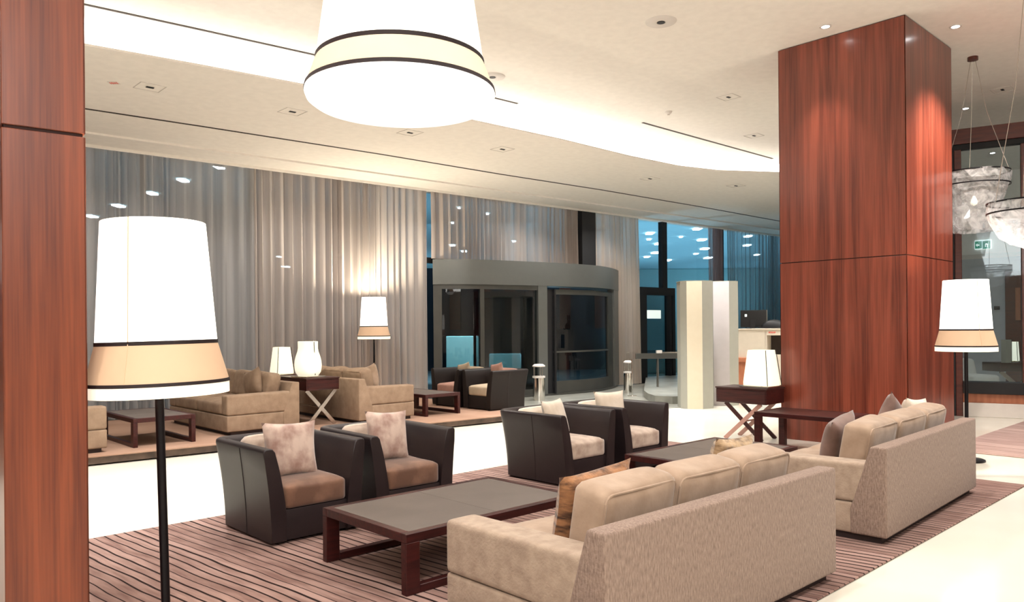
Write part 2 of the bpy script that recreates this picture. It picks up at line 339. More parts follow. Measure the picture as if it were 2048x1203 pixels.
def pillow_bm(w, h, t, n=14, pinch=.10, wr=.006, seed=0, flat=0.0):
    """scatter cushion standing in the XZ plane, thickness along Y, centre at the origin, ears at the corners"""
    bm = bmesh.new(); rnd = random.Random(seed); ph = [rnd.uniform(0, 6) for _ in range(6)]
    g = {}
    for side in (0, 1):
        for i in range(n+1):
            for j in range(n+1):
                x, z = 2*i/n-1, 2*j/n-1
                edge = i in (0, n) or j in (0, n)
                if side and edge: g[side, i, j] = g[0, i, j]; continue
                px = x*(1-pinch*(1-z*z)*abs(x)**2*.9*(1 if abs(x) > 0 else 0)); pz = z*(1-pinch*(1-x*x)*abs(z)**2*.9)
                th = max(0, (1-abs(x)**2.6)*(1-abs(z)**2.6))**.42 if not edge else 0
                th += wr*10*(math.sin(5*x+ph[0])*math.sin(4*z+ph[1])+.6*math.sin(9*x*z+ph[2]))*(0 if edge else .35)*th
                y = (t/2)*th*(1 if side else -1)
                g[side, i, j] = bm.verts.new((px*w/2, y, pz*h/2))
    for side in (0, 1):
        for i in range(n):
            for j in range(n):
                q = [g[side, i, j], g[side, i+1, j], g[side, i+1, j+1], g[side, i, j+1]]
                bm.faces.new(q)
    return bm
def soft_box(w, d, h, rad=.05, crown=.02, n=10, seed=0, wr=.004):
    """upholstered cushion block: rounded box with a crowned top, origin at bottom centre"""
    bm = bmesh.new(); bmesh.ops.create_cube(bm, size=2)
    bmesh.ops.subdivide_edges(bm, edges=bm.edges[:], cuts=n, use_grid_fill=True)
    rnd = random.Random(seed); ph = [rnd.uniform(0, 6) for _ in range(4)]
    hx, hy, hz = w/2, d/2, h/2
    for v in bm.verts:
        c = v.co.copy()
        # denser towards edges
        p = Vector([math.copysign(abs(k)**.8, k) for k in c])
        q = Vector((p.x*hx, p.y*hy, p.z*hz))
        core = Vector((max(-hx+rad, min(hx-rad, q.x)), max(-hy+rad, min(hy-rad, q.y)), max(-hz+rad, min(hz-rad, q.z))))
        dlt = q-core
        if dlt.length > 1e-6: q = core+dlt.normalized()*rad
        bl = (1-p.x**4)*(1-p.y**4)
        if p.z > -.2: q.z += crown*bl*(p.z+.2)
        q.x += math.copysign(crown*.35, p.x)*(1-p.y**2)*(1-p.z**2)*abs(p.x)
        q.y += math.copysign(crown*.35, p.y)*(1-p.x**2)*(1-p.z**2)*abs(p.y)
        q += Vector((0, 0, 1))*wr*(math.sin(q.x*9+ph[0])*math.sin(q.y*11+ph[1]))*max(0, p.z)
        q.z += hz
        v.co = q
    return bm

# ------------------------------------------------------------------ setting
WA = Vector((3.5, 13.75)); WB = Vector((17.14, 12.98)); WD = (WB-WA).normalized(); WN = Vector((WD.y, -WD.x))  # WN points into the room
def wall_t(px):
    """distance along the window wall line seen at a photo column"""
    k = (px-1024)/F
    c, s = math.cos(YAW), math.sin(YAW)
    # X = u c - v s ; Y = u s + v c ; X = k Y
    f = lambda p: p.x*c-p.y*s-k*(p.x*s+p.y*c)
    return -f(WA)/(f(WA+WD)-f(WA))
def wp(t, off=0): return WA+WD*t+WN*off
TR = wall_t(1730)
bm = bmesh.new(); box(bm, -6, 30, -6, 15.5, -.3, 0)
tag(finish(bm, 'floor', 'floor'), kind='structure')
wl = wp(-11); wr = wp(TR)
# ceilings
upper = [(990.0, 209.5)]
up_edge = [(100, 22), (175, 38), (400, 84), (640, 130), (820, 171), (991, 209.5), (1119, 239), (1259, 275), (1358, 305), (1438, 320), (1560, 328), (1640, 329)]
lip_edge = [(100, 77), (175, 92), (400, 132), (613, 172), (780, 208), (927, 238), (1119, 279), (1259, 313), (1358, 333), (1438, 342), (1560, 346), (1640, 347)]
U = [P(x, y, 5.5) for x, y in up_edge]; Lp = [P(x, y, 4.64) for x, y in lip_edge]
bm = bmesh.new(); box(bm, -6, 30, -6, 14.3, 5.5, 5.8)
tag(finish(bm, 'ceiling', 'plaster'), kind='structure')
# extend lip left out of view along its own direction
d0 = (Lp[0]-Lp[1]).normalized(); lip = [Lp[0]+d0*7]+Lp
ex = (Lp[-1]-Lp[-2]).normalized(); 
poly = [(p.x, p.y) for p in lip] + [tuple(wp(TR, -.2)), tuple(wp(-11, -.2))]
def ear_prism(name, poly, z0, z1, m):
    import mathutils
    bm = bmesh.new()
    a = [bm.verts.new((p[0], p[1], z0)) for p in poly]; b = [bm.verts.new((p[0], p[1], z1)) for p in poly]
    tri = mathutils.geometry.tessellate_polygon([[Vector((p[0], p[1], 0)) for p in poly]])
    for t in tri: bm.faces.new([a[i] for i in t]); bm.faces.new([b[i] for i in t])
    n = len(poly)
    for i in range(n): bm.faces.new((a[i], a[(i+1) % n], b[(i+1) % n], b[i]))
    return finish(bm, name, m)
tag(ear_prism('ceiling_soffit', poly, 4.64, 4.665, 'plaster'), kind='structure')
# luminous cove band on the upper ceiling, running on above the soffit
d1 = (U[0]-U[1]).normalized(); up = [U[0]+d1*6]+U
band = [(p.x, p.y) for p in up]
far = []
for i, p in enumerate(up):
    a = up[max(i-1, 0)]; b = up[min(i+1, len(up)-1)]; t = (b-a).normalized(); n = Vector((-t.y, t.x))
    far.append((p.x+n.x*1.9, p.y+n.y*1.9))
o = ear_prism('ceiling_light_band', band+far[::-1], 5.47, 5.5, 'strip')
tag(o, 'long curved white light strip glowing in the ceiling', 'ceiling light')
# walls
def wall(name, a, b, z0, z1, th, m):
    a, b = Vector(a[:2]), Vector(b[:2]); d = (b-a).normalized(); n = Vector((-d.y, d.x))*th
    bm = bmesh.new(); prism(bm, [a, b, b+n, a+n], z0, z1)
    return tag(finish(bm, name, m), kind='structure')
wall('wall_left', (-6, -6), (-6, 15), 0, 5.5, .2, 'plaster')
wall('wall_back', (30, -6), (-6, -6), 0, 5.5, .2, 'plaster')
wall('wall_right', (30, 13), (30, -6), 0, 5.5, .2, 'plaster_cool')
# closing wall behind the column
wall('wall_divider', (12.0, 5.35), wp(TR), 0, 5.5, -.2, 'plaster')
# head above the glass wall
wall('wall_window_head', wp(-11, -.35), wp(TR, -.35), 4.66, 5.5, .2, 'plaster')
wall('wall_window_sill', wp(-11, -.45), wp(wall_t(866), -.45), 0, .12, .2, 'stone')
# slot lines
def slot(name, pts, z, w=.035):
    bm = bmesh.new(); pts = [P(x, y, z) for x, y in pts]
    for a, b in zip(pts, pts[1:]): bar(bm, a-Vector((0, 0, -.002)), b-Vector((0, 0, -.002)), w, .012)
    return tag(finish(bm, name, 'slot'), kind='structure')
slot('trim_1', [(100, -6), (175, 10), (400, 59), (640, 112), (820, 154), (1035, 207)], 5.497, .045)
slot('trim_2', [(1285, 245), (1400, 277), (1545, 317)], 5.497, .05)
slot('trim_3', [(100, 207), (175, 218), (400, 252), (760, 308), (1000, 348), (1200, 379), (1400, 413), (1560, 442), (1680, 462)], 4.637, .045)
bm = bmesh.new()
for a, b in zip(range(-6, 25), range(-5, 26)): 
    bar(bm, Vector((*wp(a*TR/25+0, .85), 4.625)), Vector((*wp(b*TR/25, .85), 4.625)), .05, .03)
tag(finish(bm, 'trim_4', 'plaster'), kind='structure')

bm = bmesh.new(); bar(bm, Vector((*wp(-11, .0), 4.618)), Vector((*wp(TR, .0), 4.618)), .03, .05)
tag(finish(bm, 'trim_6', 'plaster'), kind='structure')
# platform on the window side
pa = P(180, 932); pb = P(997, 845); pd = (pb-pa).normalized(); 
p0 = pa-pd*8; p1 = pa+pd*((P(1075, 837)-pa).length)
pn = Vector((-pd.y, pd.x, 0))
def inwall(p):  # push a point back to the wall line
    k = 0
    while (Vector((p.x, p.y))-WA).dot(WN) > -.1 and k < 400: p = p+pn*.02; k += 1
    return p
bm = bmesh.new(); prism(bm, [p0[:2], p1[:2], inwall(p1)[:2], inwall(p0)[:2]], .02, .105)
tag(finish(bm, 'floor_platform', 'riser'), kind='structure')
bm = bmesh.new(); prism(bm, [(p0-pn*.03)[:2], (p1-pn*.03)[:2], inwall(p1)[:2], inwall(p0)[:2]], .105, .12)
tag(finish(bm, 'platform_carpet', 'platform'), 'tan carpet covering the raised seating platform by the curtains', 'carpet')
# grey entrance floor by the doors
e1 = inwall(p1)
bm = bmesh.new(); prism(bm, [(9.9, 9.6), (13.1, 8.6), (15.2, 9.3), (16.9, 13.0), (10.4, 13.3)], .0005, .006)
tag(finish(bm, 'entrance_mat', 'stone'), 'pale grey stone floor panel in front of the revolving door', 'floor panel')

# main rug
bm = bmesh.new(); box(bm, 1.12, 8.83, 2.02, 6.5, .001, .014, bev=.005, seg=1)
tag(finish(bm, 'rug', 'rug'), 'large pinkish brown rug with thin dark stripes under the armchairs and sofas', 'rug')
bm = bmesh.new(); box(bm, 10.62, 15.0, -2.5, 3.35, .001, .014, bev=.005, seg=1)
rg2 = tag(finish(bm, 'rug', 'rug2'), 'mauve rug of pale rectangular blocks behind the right sofa', 'rug')
# floor joint border (brighter path edge)

# ------------------------------------------------------------------ columns
col = thing('column', 'square reddish wood clad column rising to the ceiling behind the right sofa', 'column', (10.22, 3.59, 0))
bx('core', 'joint', col, .012, 1.72, .012, 1.68, 0, 5.49, bev=0)
def clad(w, z0, z1, x, y, rz, m, parent, t=.03):
    bx('wood_panel', m, parent, 0, w, 0, t, z0, z1, bev=.003, seg=1, loc=(x, y, 0), rotz=rz)
for z0, z1 in ((.0, 2.472), (2.484, 5.49)):
    clad(1.70, z0, z1, 0.0, 1.70, -PI/2, 'wood_col', col, .012)      # face to -u
    clad(1.74, z0, z1, 0, 0, 0, 'wood_col', col, .012)             # face to -v
    clad(1.70, z0, z1, 1.74, 0, PI/2, 'wood_col', col, .012)
    clad(1.74, z0, z1, 1.74, 1.70, PI, 'wood_col', col, .012)
cl = P(2, 249, 2.47); cr = P(171, 271, 2.47)
lc = thing('column', 'orange brown wood clad pillar at the left edge of the photo', 'column', (cl.x, cl.y, 0))
wdt = (cr-cl).length; ang = math.atan2(cr.y-cl.y, cr.x-cl.x)
lc.rotation_euler = (0, 0, ang)
bx('core', 'joint', lc, .01, wdt-.01, .01, 1.6, 0, 5.49, bev=0)
for z0, z1 in ((0, 2.462), (2.476, 5.49)):
    clad(wdt, z0, z1, 0, 0, 0, 'wood_left', lc, .01)
    clad(1.61, z0, z1, 0, 1.61, -PI/2, 'wood_left', lc, .01)
    clad(1.61, z0, z1, wdt, 0, PI/2, 'wood_left', lc, .01)

# ------------------------------------------------------------------ window wall: glazing, mullions, curtains
def wbox(bm, t0, t1, o0, o1, z0, z1, mi=0):
    pts = [wp(t0, o0), wp(t1, o0), wp(t1, o1), wp(t0, o1)]
    n0 = len(bm.faces); prism(bm, pts, z0, z1)
    bm.faces.ensure_lookup_table()
    for f in bm.faces[n0:]: f.material_index = mi
tl, tdoor0, tdoor1 = -8, wall_t(866), wall_t(1241)
win = thing('window_1', None, None); del_keys = None
win['kind'] = 'structure'
bm = bmesh.new(); wbox(bm, tl, tdoor0, -.34, -.33, .12, 4.64); finish(bm, 'pane', 'glass', win)
for t in [-5, -2, wall_t(300), wall_t(520), wall_t(700), tdoor0-.02]:
    bm = bmesh.new(); wbox(bm, t-.04, t+.04, -.42, -.30, .12, 4.64); finish(bm, 'mullion', 'black', win)
win2 = thing('window_2', None, None); win2['kind'] = 'structure'
bm = bmesh.new(); wbox(bm, tdoor0, tdoor1, -.34, -.33, 3.16, 4.64); finish(bm, 'pane', 'glass', win2)
bm = bmesh.new(); wbox(bm, tdoor0, tdoor1, -.42, -.28, 3.06, 3.18); finish(bm, 'transom', 'black', win2)
bm = bmesh.new(); wbox(bm, wall_t(1166), wall_t(1193), -.30, .0, 3.1, 4.64); finish(bm, 'post', 'black', win2)
win3 = thing('window_3', None, None); win3['kind'] = 'structure'
bm = bmesh.new(); wbox(bm, tdoor1, TR-.1, -.34, -.33, 2.62, 4.64); finish(bm, 'pane', 'glass', win3)
bm = bmesh.new(); wbox(bm, wall_t(1362), TR-.1, -.34, -.33, .0, 2.62); finish(bm, 'pane', 'glass', win3)
for a, b in ((1341, 1350), (1450, 1463)):
    bm = bmesh.new(); wbox(bm, wall_t(a), wall_t(b), -.42, -.26, 0 if a > 1400 else 2.62, 4.64); finish(bm, 'mullion', 'black', win3)

def curtain(name, pxa, pxb, z0, z1, m, label, wave=.17, amp=.05, seed=0, off=-.12, taper=0, cut=None):
    rnd = random.Random(seed); ta, tb = wall_t(pxa), wall_t(pxb); n = int((tb-ta)/.022)+1
    bm = bmesh.new(); prev = None; ph = 0; ph2 = rnd.uniform(0, 6); nz = 6
    phs = []
    for i in range(n+1):
        phs.append(ph); ph += 2*PI*.022/(wave*(1+.45*math.sin(i*.05+ph2)+.25*math.sin(i*.17+2*ph2)))
    for i in range(n+1):
        t = ta+(tb-ta)*i/n; colv = []
        for k in range(nz+1):
            f = k/nz; zb = 3.16 if cut and t < wall_t(cut) else z0; z = z1+(zb-z1)*f
            a = amp*(.75+.35*f)*(1+.4*math.sin(i*.033+ph2))
            tt = t
            if taper: tt = ta+(t-ta)*(1-taper*(1-f)) if taper > 0 else t
            q = wp(tt, off+a*math.sin(phs[i])+.25*a*math.sin(2.3*phs[i]+1)+.01*math.sin(f*3+i*.02))
            colv.append(bm.verts.new((q.x, q.y, z)))
        if prev:
            for k in range(nz): bm.faces.new((prev[k], colv[k], colv[k+1], prev[k+1]))
        prev = colv
    return tag(finish(bm, name, m, smooth=True), label, 'curtain', 'sheer curtains along the glass wall')
curtain('sheer_curtain', 60, 522, .13, 4.66, 'sheer_grey', 'blue grey see-through sheer curtain left of the beige curtain, behind the near floor lamp', wave=.19, seed=1)
curtain('sheer_curtain', 515, 863, .13, 4.66, 'sheer_beige', 'beige floor length sheer curtain lit up by the far floor lamp', wave=.16, amp=.06, seed=2)
curtain('sheer_curtain', 869, 1167, 3.14, 4.66, 'sheer_door', 'short taupe sheer curtain hanging above the revolving door', wave=.17, seed=3)
curtain('sheer_curtain', 1192, 1291, .02, 4.66, 'sheer_right', 'full length sand curtain right of the revolving door', wave=.22, seed=4, taper=.06, cut=1241)
curtain('sheer_curtain', 1424, 1452, .02, 4.66, 'sheer_pink', 'narrow mauve curtain above and behind the white pillars', wave=.2, seed=5)
curtain('sheer_curtain', 1462, 1640, .02, 4.66, 'sheer_blue', 'slate blue see-through curtain beside the wood column and behind the desk', wave=.2, seed=6)

# ------------------------------------------------------------------ revolving door drum
arc = [PD(866, 600, 16.85), PD(945, 600, 16.95), PD(1030, 600, 17.45), PD(1100, 600, 17.95), PD(1155, 600, 18.45), PD(1195, 600, 19.0), PD(1222, 600, 19.8), PD(1237, 600, 20.9)]
arc = [Vector((p.x, p.y)) for p in arc]
def smooth_path(pts, n=8):
    out = []
    for i in range(len(pts)-1):
        p0 = pts[max(i-1, 0)]; p1, p2 = pts[i], pts[i+1]; p3 = pts[min(i+2, len(pts)-1)]
        for k in range(n):
            t = k/n
            out.append(.5*((2*p1)+(-p0+p2)*t+(2*p0-5*p1+4*p2-p3)*t*t+(-p0+3*p1-3*p2+p3)*t**3))
    return out+[pts[-1]]
SA = smooth_path(arc)
def arc_at(px):
    k = (px-1024)/F; c, s = math.cos(YAW), math.sin(YAW)
    f = lambda p: p.x*c-p.y*s-k*(p.x*s+p.y*c)
    for i in range(len(SA)-1):
        a, b = f(SA[i]), f(SA[i+1])
        if a*b <= 0: return i+abs(a)/(abs(a)+abs(b)+1e-9)
    return 0 if px < 900 else len(SA)-1.001
def apt(s):
    i = min(int(s), len(SA)-2); return SA[i].lerp(SA[i+1], s-i)
def ribbon(bm, s0, s1, th, z0, z1, off=0, step=.5):
    n = max(1, int((s1-s0)/step)); ins, outs = [], []
    for k in range(n+1):
        s = s0+(s1-s0)*k/n; p = apt(s); q = apt(min(s+.2, len(SA)-1.001))-apt(max(s-.2, 0)); q.normalize(); nn = Vector((-q.y, q.x))
        ins.append(p-nn*off); outs.append(p-nn*(off-th))
    pts = ins+outs[::-1]
    a = [bm.verts.new((*p, z0)) for p in pts]; b = [bm.verts.new((*p, z1)) for p in pts]; N = len(pts); h = n+1
    for i in range(n):
        bm.faces.new((a[i], a[i+1], a[N-2-i], a[N-1-i])); bm.faces.new((b[i], b[i+1], b[N-2-i], b[N-1-i]))
    for i in range(N): bm.faces.new((a[i], a[(i+1) % N], b[(i+1) % N], b[i]))
drum = thing('revolving_door', 'dark grey curved revolving entrance door with glass panes between the curtains', 'door')
SE = len(SA)-1.001
def rb(name, m, a, b, th, z0, z1, off=0, smooth=True):
    bm = bmesh.new(); ribbon(bm, a, b, th, max(z0, .008), z1, off); return finish(bm, name, m, drum, smooth=30)
rb('canopy', 'alu', 0, SE, .55, 2.57, 3.12, .03)
rb('threshold', 'dark_alu', 0, arc_at(1232), .25, .0, .05, .03)
def fr(pa, pb, z0=0.05, z1=2.57, th=.12, m='dark_alu', nm='post', off=0.0): return rb(nm, m, arc_at(pa), arc_at(pb), th, z0, z1, off)
fr(867, 884, m='dark_alu'); fr(961, 969); fr(1076, 1094, m='alu', off=.02, th=.18); fr(1227, 1237, m='alu', off=.02, th=.18)
fr(884, 1076, 2.47, 2.57, nm='head_rail'); fr(884, 1076, .05, .17, nm='bottom_rail')
rb('glass_pane', 'door_glass', arc_at(884), arc_at(961), .012, .17, 2.47, -.05)
rb('glass_pane', 'door_glass', arc_at(969), arc_at(1076), .012, .17, 2.47, -.05)
lf = rb('door_leaf', 'black', arc_at(1095), arc_at(1107), .07, .05, 2.5, -.02)
for a, b, z0, z1 in ((1218, 1227, .05, 2.5), (1107, 1218, .05, .33), (1107, 1218, 2.38, 2.5)):
    o = rb('leaf_rail', 'dark_alu', arc_at(a), arc_at(b), .07, z0, z1, -.02); o.parent = lf
o = rb('glass_pane', 'door_glass', arc_at(1107), arc_at(1218), .012, .33, 2.38, -.05); o.parent = lf
o = rb('push_bar', 'dark_alu', arc_at(1107), arc_at(1218), .03, 1.0, 1.04, -.01); o.parent = lf
# inner wings of the revolving door
ctr = (apt(arc_at(1000))+apt(arc_at(1180)))/2+Vector((.35, 1.1))
for k in range(3):
    a = R(20+120*k); e = ctr+Vector((math.cos(a), math.sin(a)))*1.25
    bm = bmesh.new()
    for z0, z1 in ((.05, .2), (2.35, 2.5)): bar(bm, (*ctr, (z0+z1)/2), (*e, (z0+z1)/2), .05, z1-z0)
    bar(bm, (*ctr, .05), (*ctr, 2.5), .06, .06); bar(bm, (*e, .05), (*e, 2.5), .05, .05)
    w = finish(bm, 'wing', 'black', drum)
    bm = bmesh.new(); bar(bm, (*ctr, 1.275), (*e, 1.275), .01, 2.15); finish(bm, 'glass_pane', 'door_glass', w)

# second glazed entrance to the right of the drum
ent = thing('door_1', None, None); ent['kind'] = 'structure'
ta, tb = wall_t(1289), wall_t(1362)
for (a, b, z0, z1) in ((ta, tb, 2.5, 2.72), (ta, ta+.35, 0, 2.5), (tb-.12, tb, 0, 2.5), (ta+1.38, ta+1.46, 0, 2.5), (ta+.35, tb, 0, .12)):
    bm = bmesh.new(); wbox(bm, a, b, -.4, -.2, z0, z1); finish(bm, 'frame', 'black', ent)
bm = bmesh.new(); wbox(bm, ta+.35, tb-.12, -.34, -.33, .1, 2.5); finish(bm, 'pane', 'door_glass', ent)
# small white notice on that door
q = PD(1323, 625, 20.6)
bm = bmesh.new(); wbox(bm, wall_t(1309), wall_t(1338), -.30, -.29, 1.83, 2.07)
tag(finish(bm, 'notice_sign', 'exit_white'), 'small blank white notice fixed to the black glass door', 'sign')

# curved stone step in front of the second entrance
bm = bmesh.new()
ca = P(1330, 790); pts = []
st = [P(1288, 794), P(1296, 801), P(1310, 806), P(1345, 808), P(1400, 806)]
bk = [P(1400, 758), P(1292, 763)]
prism(bm, [p[:2] for p in st]+[p[:2] for p in bk], .008, .16)
tag(finish(bm, 'entrance_step', 'stone', smooth=30), 'low curved grey stone step before the black glass door', 'step')
# barrier rail
bl, br_ = PD(1271, 714, 18.2), PD(1400, 714, 18.2)
bar_o = thing('barrier_rail', 'low dark barrier rail on a slim post before the black glass door', 'barrier', (bl.x, bl.y, 0))
bm = bmesh.new(); bar(bm, (0, 0, .9), (br_.x-bl.x, br_.y-bl.y, .9), .05, .13); finish(bm, 'rail', 'dark_alu', bar_o)
bm = bmesh.new()
mid = PD(1315, 714, 18.2)-bl
bar(bm, (mid.x, mid.y, .165), (mid.x, mid.y, .84), .04, .04); finish(bm, 'post', 'steel', bar_o)
e = (br_-bl)
bm = bmesh.new(); bar(bm, (e.x*.95, e.y*.95, .165), (e.x*.95, e.y*.95, .84), .04, .04); finish(bm, 'post', 'steel', bar_o)
bm = bmesh.new(); bar(bm, (mid.x, mid.y, .98), (e.x, e.y, .98), .03, .03); finish(bm, 'hand_bar', 'steel', bar_o)
bm = bmesh.new(); bar(bm, (mid.x-.04, mid.y, 1.0), (mid.x+.08, mid.y-.06, 1.0), .06, .07); finish(bm, 'bracket', 'trim_white', bar_o)

# ------------------------------------------------------------------ outdoors
bm = bmesh.new(); box(bm, -30, 90, 15.4, 90, -.35, -.05); tag(finish(bm, 'ground_outside', 'night_floor'), kind='structure')
can = thing('reflection_canopy', 'added flat teal canopy outside carrying the reflections seen in the glass wall', 'canopy', (0, 0, 0))
bm = bmesh.new(); box(bm, -16, 75, 15.6, 60, 5.62, 5.9); finish(bm, 'soffit', 'canopy', can)  # made-up canopy carrying the teal night and lights reflected in the glass
for u in range(-10, 76, 14):
    bm = bmesh.new(); box(bm, u, u+.6, 59, 59.6, -.05, 5.62); finish(bm, 'support_column', 'night_wall', can)
L_ = ' reflected in the bare glass left of the dark mullion'; R_ = ' reflected in the bare glass right of the dark mullion'; G_ = ' in reflection through the blue grey sheer curtain'; D_ = ' in reflection through the curtain above the revolving door'; B_ = ' in reflection through the slate blue curtain near the wood column'
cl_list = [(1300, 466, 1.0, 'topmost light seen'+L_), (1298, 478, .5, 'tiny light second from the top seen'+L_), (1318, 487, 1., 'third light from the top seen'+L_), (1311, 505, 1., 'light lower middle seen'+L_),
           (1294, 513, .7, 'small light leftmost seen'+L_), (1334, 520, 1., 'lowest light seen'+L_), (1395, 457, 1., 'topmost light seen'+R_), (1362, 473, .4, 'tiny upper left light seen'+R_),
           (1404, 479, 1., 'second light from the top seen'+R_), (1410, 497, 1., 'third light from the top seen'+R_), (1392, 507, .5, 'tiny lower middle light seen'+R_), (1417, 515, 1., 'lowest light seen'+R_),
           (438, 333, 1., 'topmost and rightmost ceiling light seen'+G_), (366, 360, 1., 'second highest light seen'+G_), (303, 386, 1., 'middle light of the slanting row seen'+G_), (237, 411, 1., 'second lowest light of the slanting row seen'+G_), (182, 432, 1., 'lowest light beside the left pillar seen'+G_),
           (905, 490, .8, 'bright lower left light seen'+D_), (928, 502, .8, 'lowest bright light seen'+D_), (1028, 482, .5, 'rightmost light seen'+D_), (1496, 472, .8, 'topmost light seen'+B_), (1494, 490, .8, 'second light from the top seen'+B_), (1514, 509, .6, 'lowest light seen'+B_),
           (572, 533, .9, 'lower of two dim lights seen in reflection through the beige curtain'), (558, 513, .5, 'upper of two dim lights seen in reflection through the beige curtain'), (905, 445, .4, 'small upper left light seen'+D_), (918, 415, .4, 'highest small light seen'+D_), (975, 427, .4, 'small upper middle light seen'+D_)]
proto = None
for i, (x, y, s, lab) in enumerate(cl_list):  # glowing boxes outdoors stand in for ceiling lights reflected in the glass
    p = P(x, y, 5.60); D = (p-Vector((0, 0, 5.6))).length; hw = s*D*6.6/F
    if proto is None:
        bm = bmesh.new(); box(bm, -1, 1, -.55, .55, -.02, .02, bev=.01, seg=1); proto = finish(bm, 'light_reflection', 'spot'); o = proto
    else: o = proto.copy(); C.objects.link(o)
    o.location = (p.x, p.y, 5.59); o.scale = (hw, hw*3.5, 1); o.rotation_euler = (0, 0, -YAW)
    tag(o, lab, 'light', 'ceiling light reflections built as lights outside')
# low teal walls added for the turquoise reflections, and a dark building outside
def obox(name, px0, px1, y0, D, h, m, lab, cat, th=.5, z0=-.05):
    a, b = PD(px0, y0, D), PD(px1, y0, D); d = (b-a); d.z = 0; L = d.length
    return tag(bx(name, m, None, 0, L, 0, th, z0, h, bev=.02, seg=1, loc=(a.x, a.y, 0), rotz=math.atan2(d.y, d.x)), lab, cat)
obox('teal_block', 892, 966, 700, 24, 1.35, 'teal_wall', 'pale blue low wall added for the reflection in the left door pane', 'wall')
obox('teal_block', 978, 1042, 700, 25, .75, 'teal_wall', 'lower pale blue wall outside behind the second door pane', 'wall')
obox('teal_block', 1295, 1440, 700, 27, .55, 'teal_wall', 'pale blue low wall outside behind the black glass door', 'wall')
wall('wall_outside', (62, 16), (10, 62), -.05, 5.6, -.3, 'teal_wall')
bld = thing('outdoor_building', 'dark building across the forecourt behind the revolving door', 'building', (0, 0, 0))
a, b = PD(820, 700, 30), PD(1275, 700, 30)
bm = bmesh.new(); bar(bm, (a.x, a.y, 1.95), (b.x, b.y, 1.95), .3, 4.0); finish(bm, 'wall', 'night_wall', bld)
for x in (900, 960, 1010, 1060, 1120, 1190):
    a, b = PD(x, 700, 29.8), PD(x+22, 700, 29.8)
    bm = bmesh.new(); bar(bm, (a.x, a.y, 2.4), (b.x, b.y, 2.4), .06, 1.7); finish(bm, 'window', 'mahogany', bld)

# ------------------------------------------------------------------ right side framed partition and the room beyond
qa = PD(1914, 700, 13.4); qb = PD(2230, 700, 12.3)
pt = thing('window_frame', 'tall mahogany framed glazed partition right of the wood column', 'partition', (qa.x, qa.y, 0))
d = qb-qa; d.z = 0; PLn = d.length; pt.rotation_euler = (0, 0, math.atan2(d.y, d.x))
def pb_(n, m, x0, x1, z0, z1, y0=-.1, y1=.1): return bx(n, m, pt, x0, x1, y0, y1, z0, z1, bev=.006, seg=1)
pb_('top_beam', 'mahogany', -.4, PLn, 4.72, 4.98); pb_('beam_shadow_gap', 'black', -.4, PLn, 4.62, 4.72, -.06, .06)
pb_('left_post', 'mahogany', -.02, .085, 0, 4.62); pb_('left_casing', 'black', -.3, -.02, 0, 4.62)
pb_('right_post', 'mahogany', .95, 1.10, .42, 4.62)
pb_('sill', 'black', .085, PLn, .40, .60, -.16, .16); pb_('apron', 'copper_wood', .085, PLn, .24, .40)
pb_('skirting', 'trim_white', .085, PLn, .0, .24, -.13, .1)
pb_('glass_pane', 'glass', .085, .95, .6, 4.62, -.005, .005); pb_('glass_pane', 'glass', 1.10, PLn, .6, 4.62, -.005, .005)
# back room wall with a bright cornice
wa, wb = PD(1850, 600, 21), PD(2300, 600, 17.5)
wall('wall_far', wa, wb, 0, 3.3, .2, 'plaster_cool')
wall('trim_5', wa+Vector((0, 0, 0)), wb, 3.3, 3.42, .26, 'trim_white')
wall('wall_far_upper', wa, wb, 3.42, 5.5, .2, 'plaster')
# wooden door in that wall
def onfar(px, py, off=.02):
    """point on the far wall plane"""
    k = (px-1024)/F; c, s = math.cos(YAW), math.sin(YAW); a2, b2 = Vector(wa[:2]), Vector(wb[:2]); dd = (b2-a2)
    f = lambda p: p.x*c-p.y*s-k*(p.x*s+p.y*c)
    t = -f(a2)/(f(b2)-f(a2)); p = a2+dd*t; D = p.x*math.sin(YAW)+p.y*math.cos(YAW)
    z = PD(px, py, D).z; n = Vector((dd.y, -dd.x)).normalized()
    return Vector((p.x+n.x*off, p.y+n.y*off, z))
def farbox(name, m, x0, x1, y0, y1, th, parent=None, off=0.0, z0=None):
    a, b = onfar(x0, y0, off), onfar(x1, y0, off); d = b-a; d.z = 0
    return bx(name, m, parent, 0, d.length, -th, 0, z0 if z0 is not None else onfar(x0, y1, off).z, a.z, bev=.004, seg=1, loc=(a.x, a.y, 0), rotz=math.atan2(d.y, d.x))
dr = thing('door_2', None, None); dr['kind'] = 'structure'
farbox('door_panel', 'mahogany', 2012, 2075, 543, 700, .06, dr, z0=0.0)
farbox('glazing', 'copper_wood', 2033, 2043, 575, 640, .03, dr, off=.065)
tag(farbox('wall_speaker', 'black', 1990, 2000, 612, 619, .08), 'small black box mounted on the grey far wall', 'speaker')
sg = thing('exit_sign', 'small green emergency exit sign with white pictograms on the far wall', 'sign', (0, 0, 0))
farbox('sign_panel', 'exit_white', 1952, 1985, 481, 499, .05, sg, off=.01)
farbox('green_square', 'exit_green', 1953, 1967, 483, 497.5, .01, sg, off=.062)
farbox('green_square', 'exit_green', 1968, 1984, 482, 498, .01, sg, off=.062)
def farpoly(name, pts, m, parent, off=.078, th=.008):
    bm = bmesh.new(); A = [bm.verts.new(onfar(x, y, off)) for x, y in pts]; B = [bm.verts.new(onfar(x, y, off+th)) for x, y in pts]
    bm.faces.new(A); bm.faces.new(B[::-1])
    for i in range(len(pts)): bm.faces.new((A[i], A[(i+1) % len(pts)], B[(i+1) % len(pts)], B[i]))
    return finish(bm, name, m, parent)
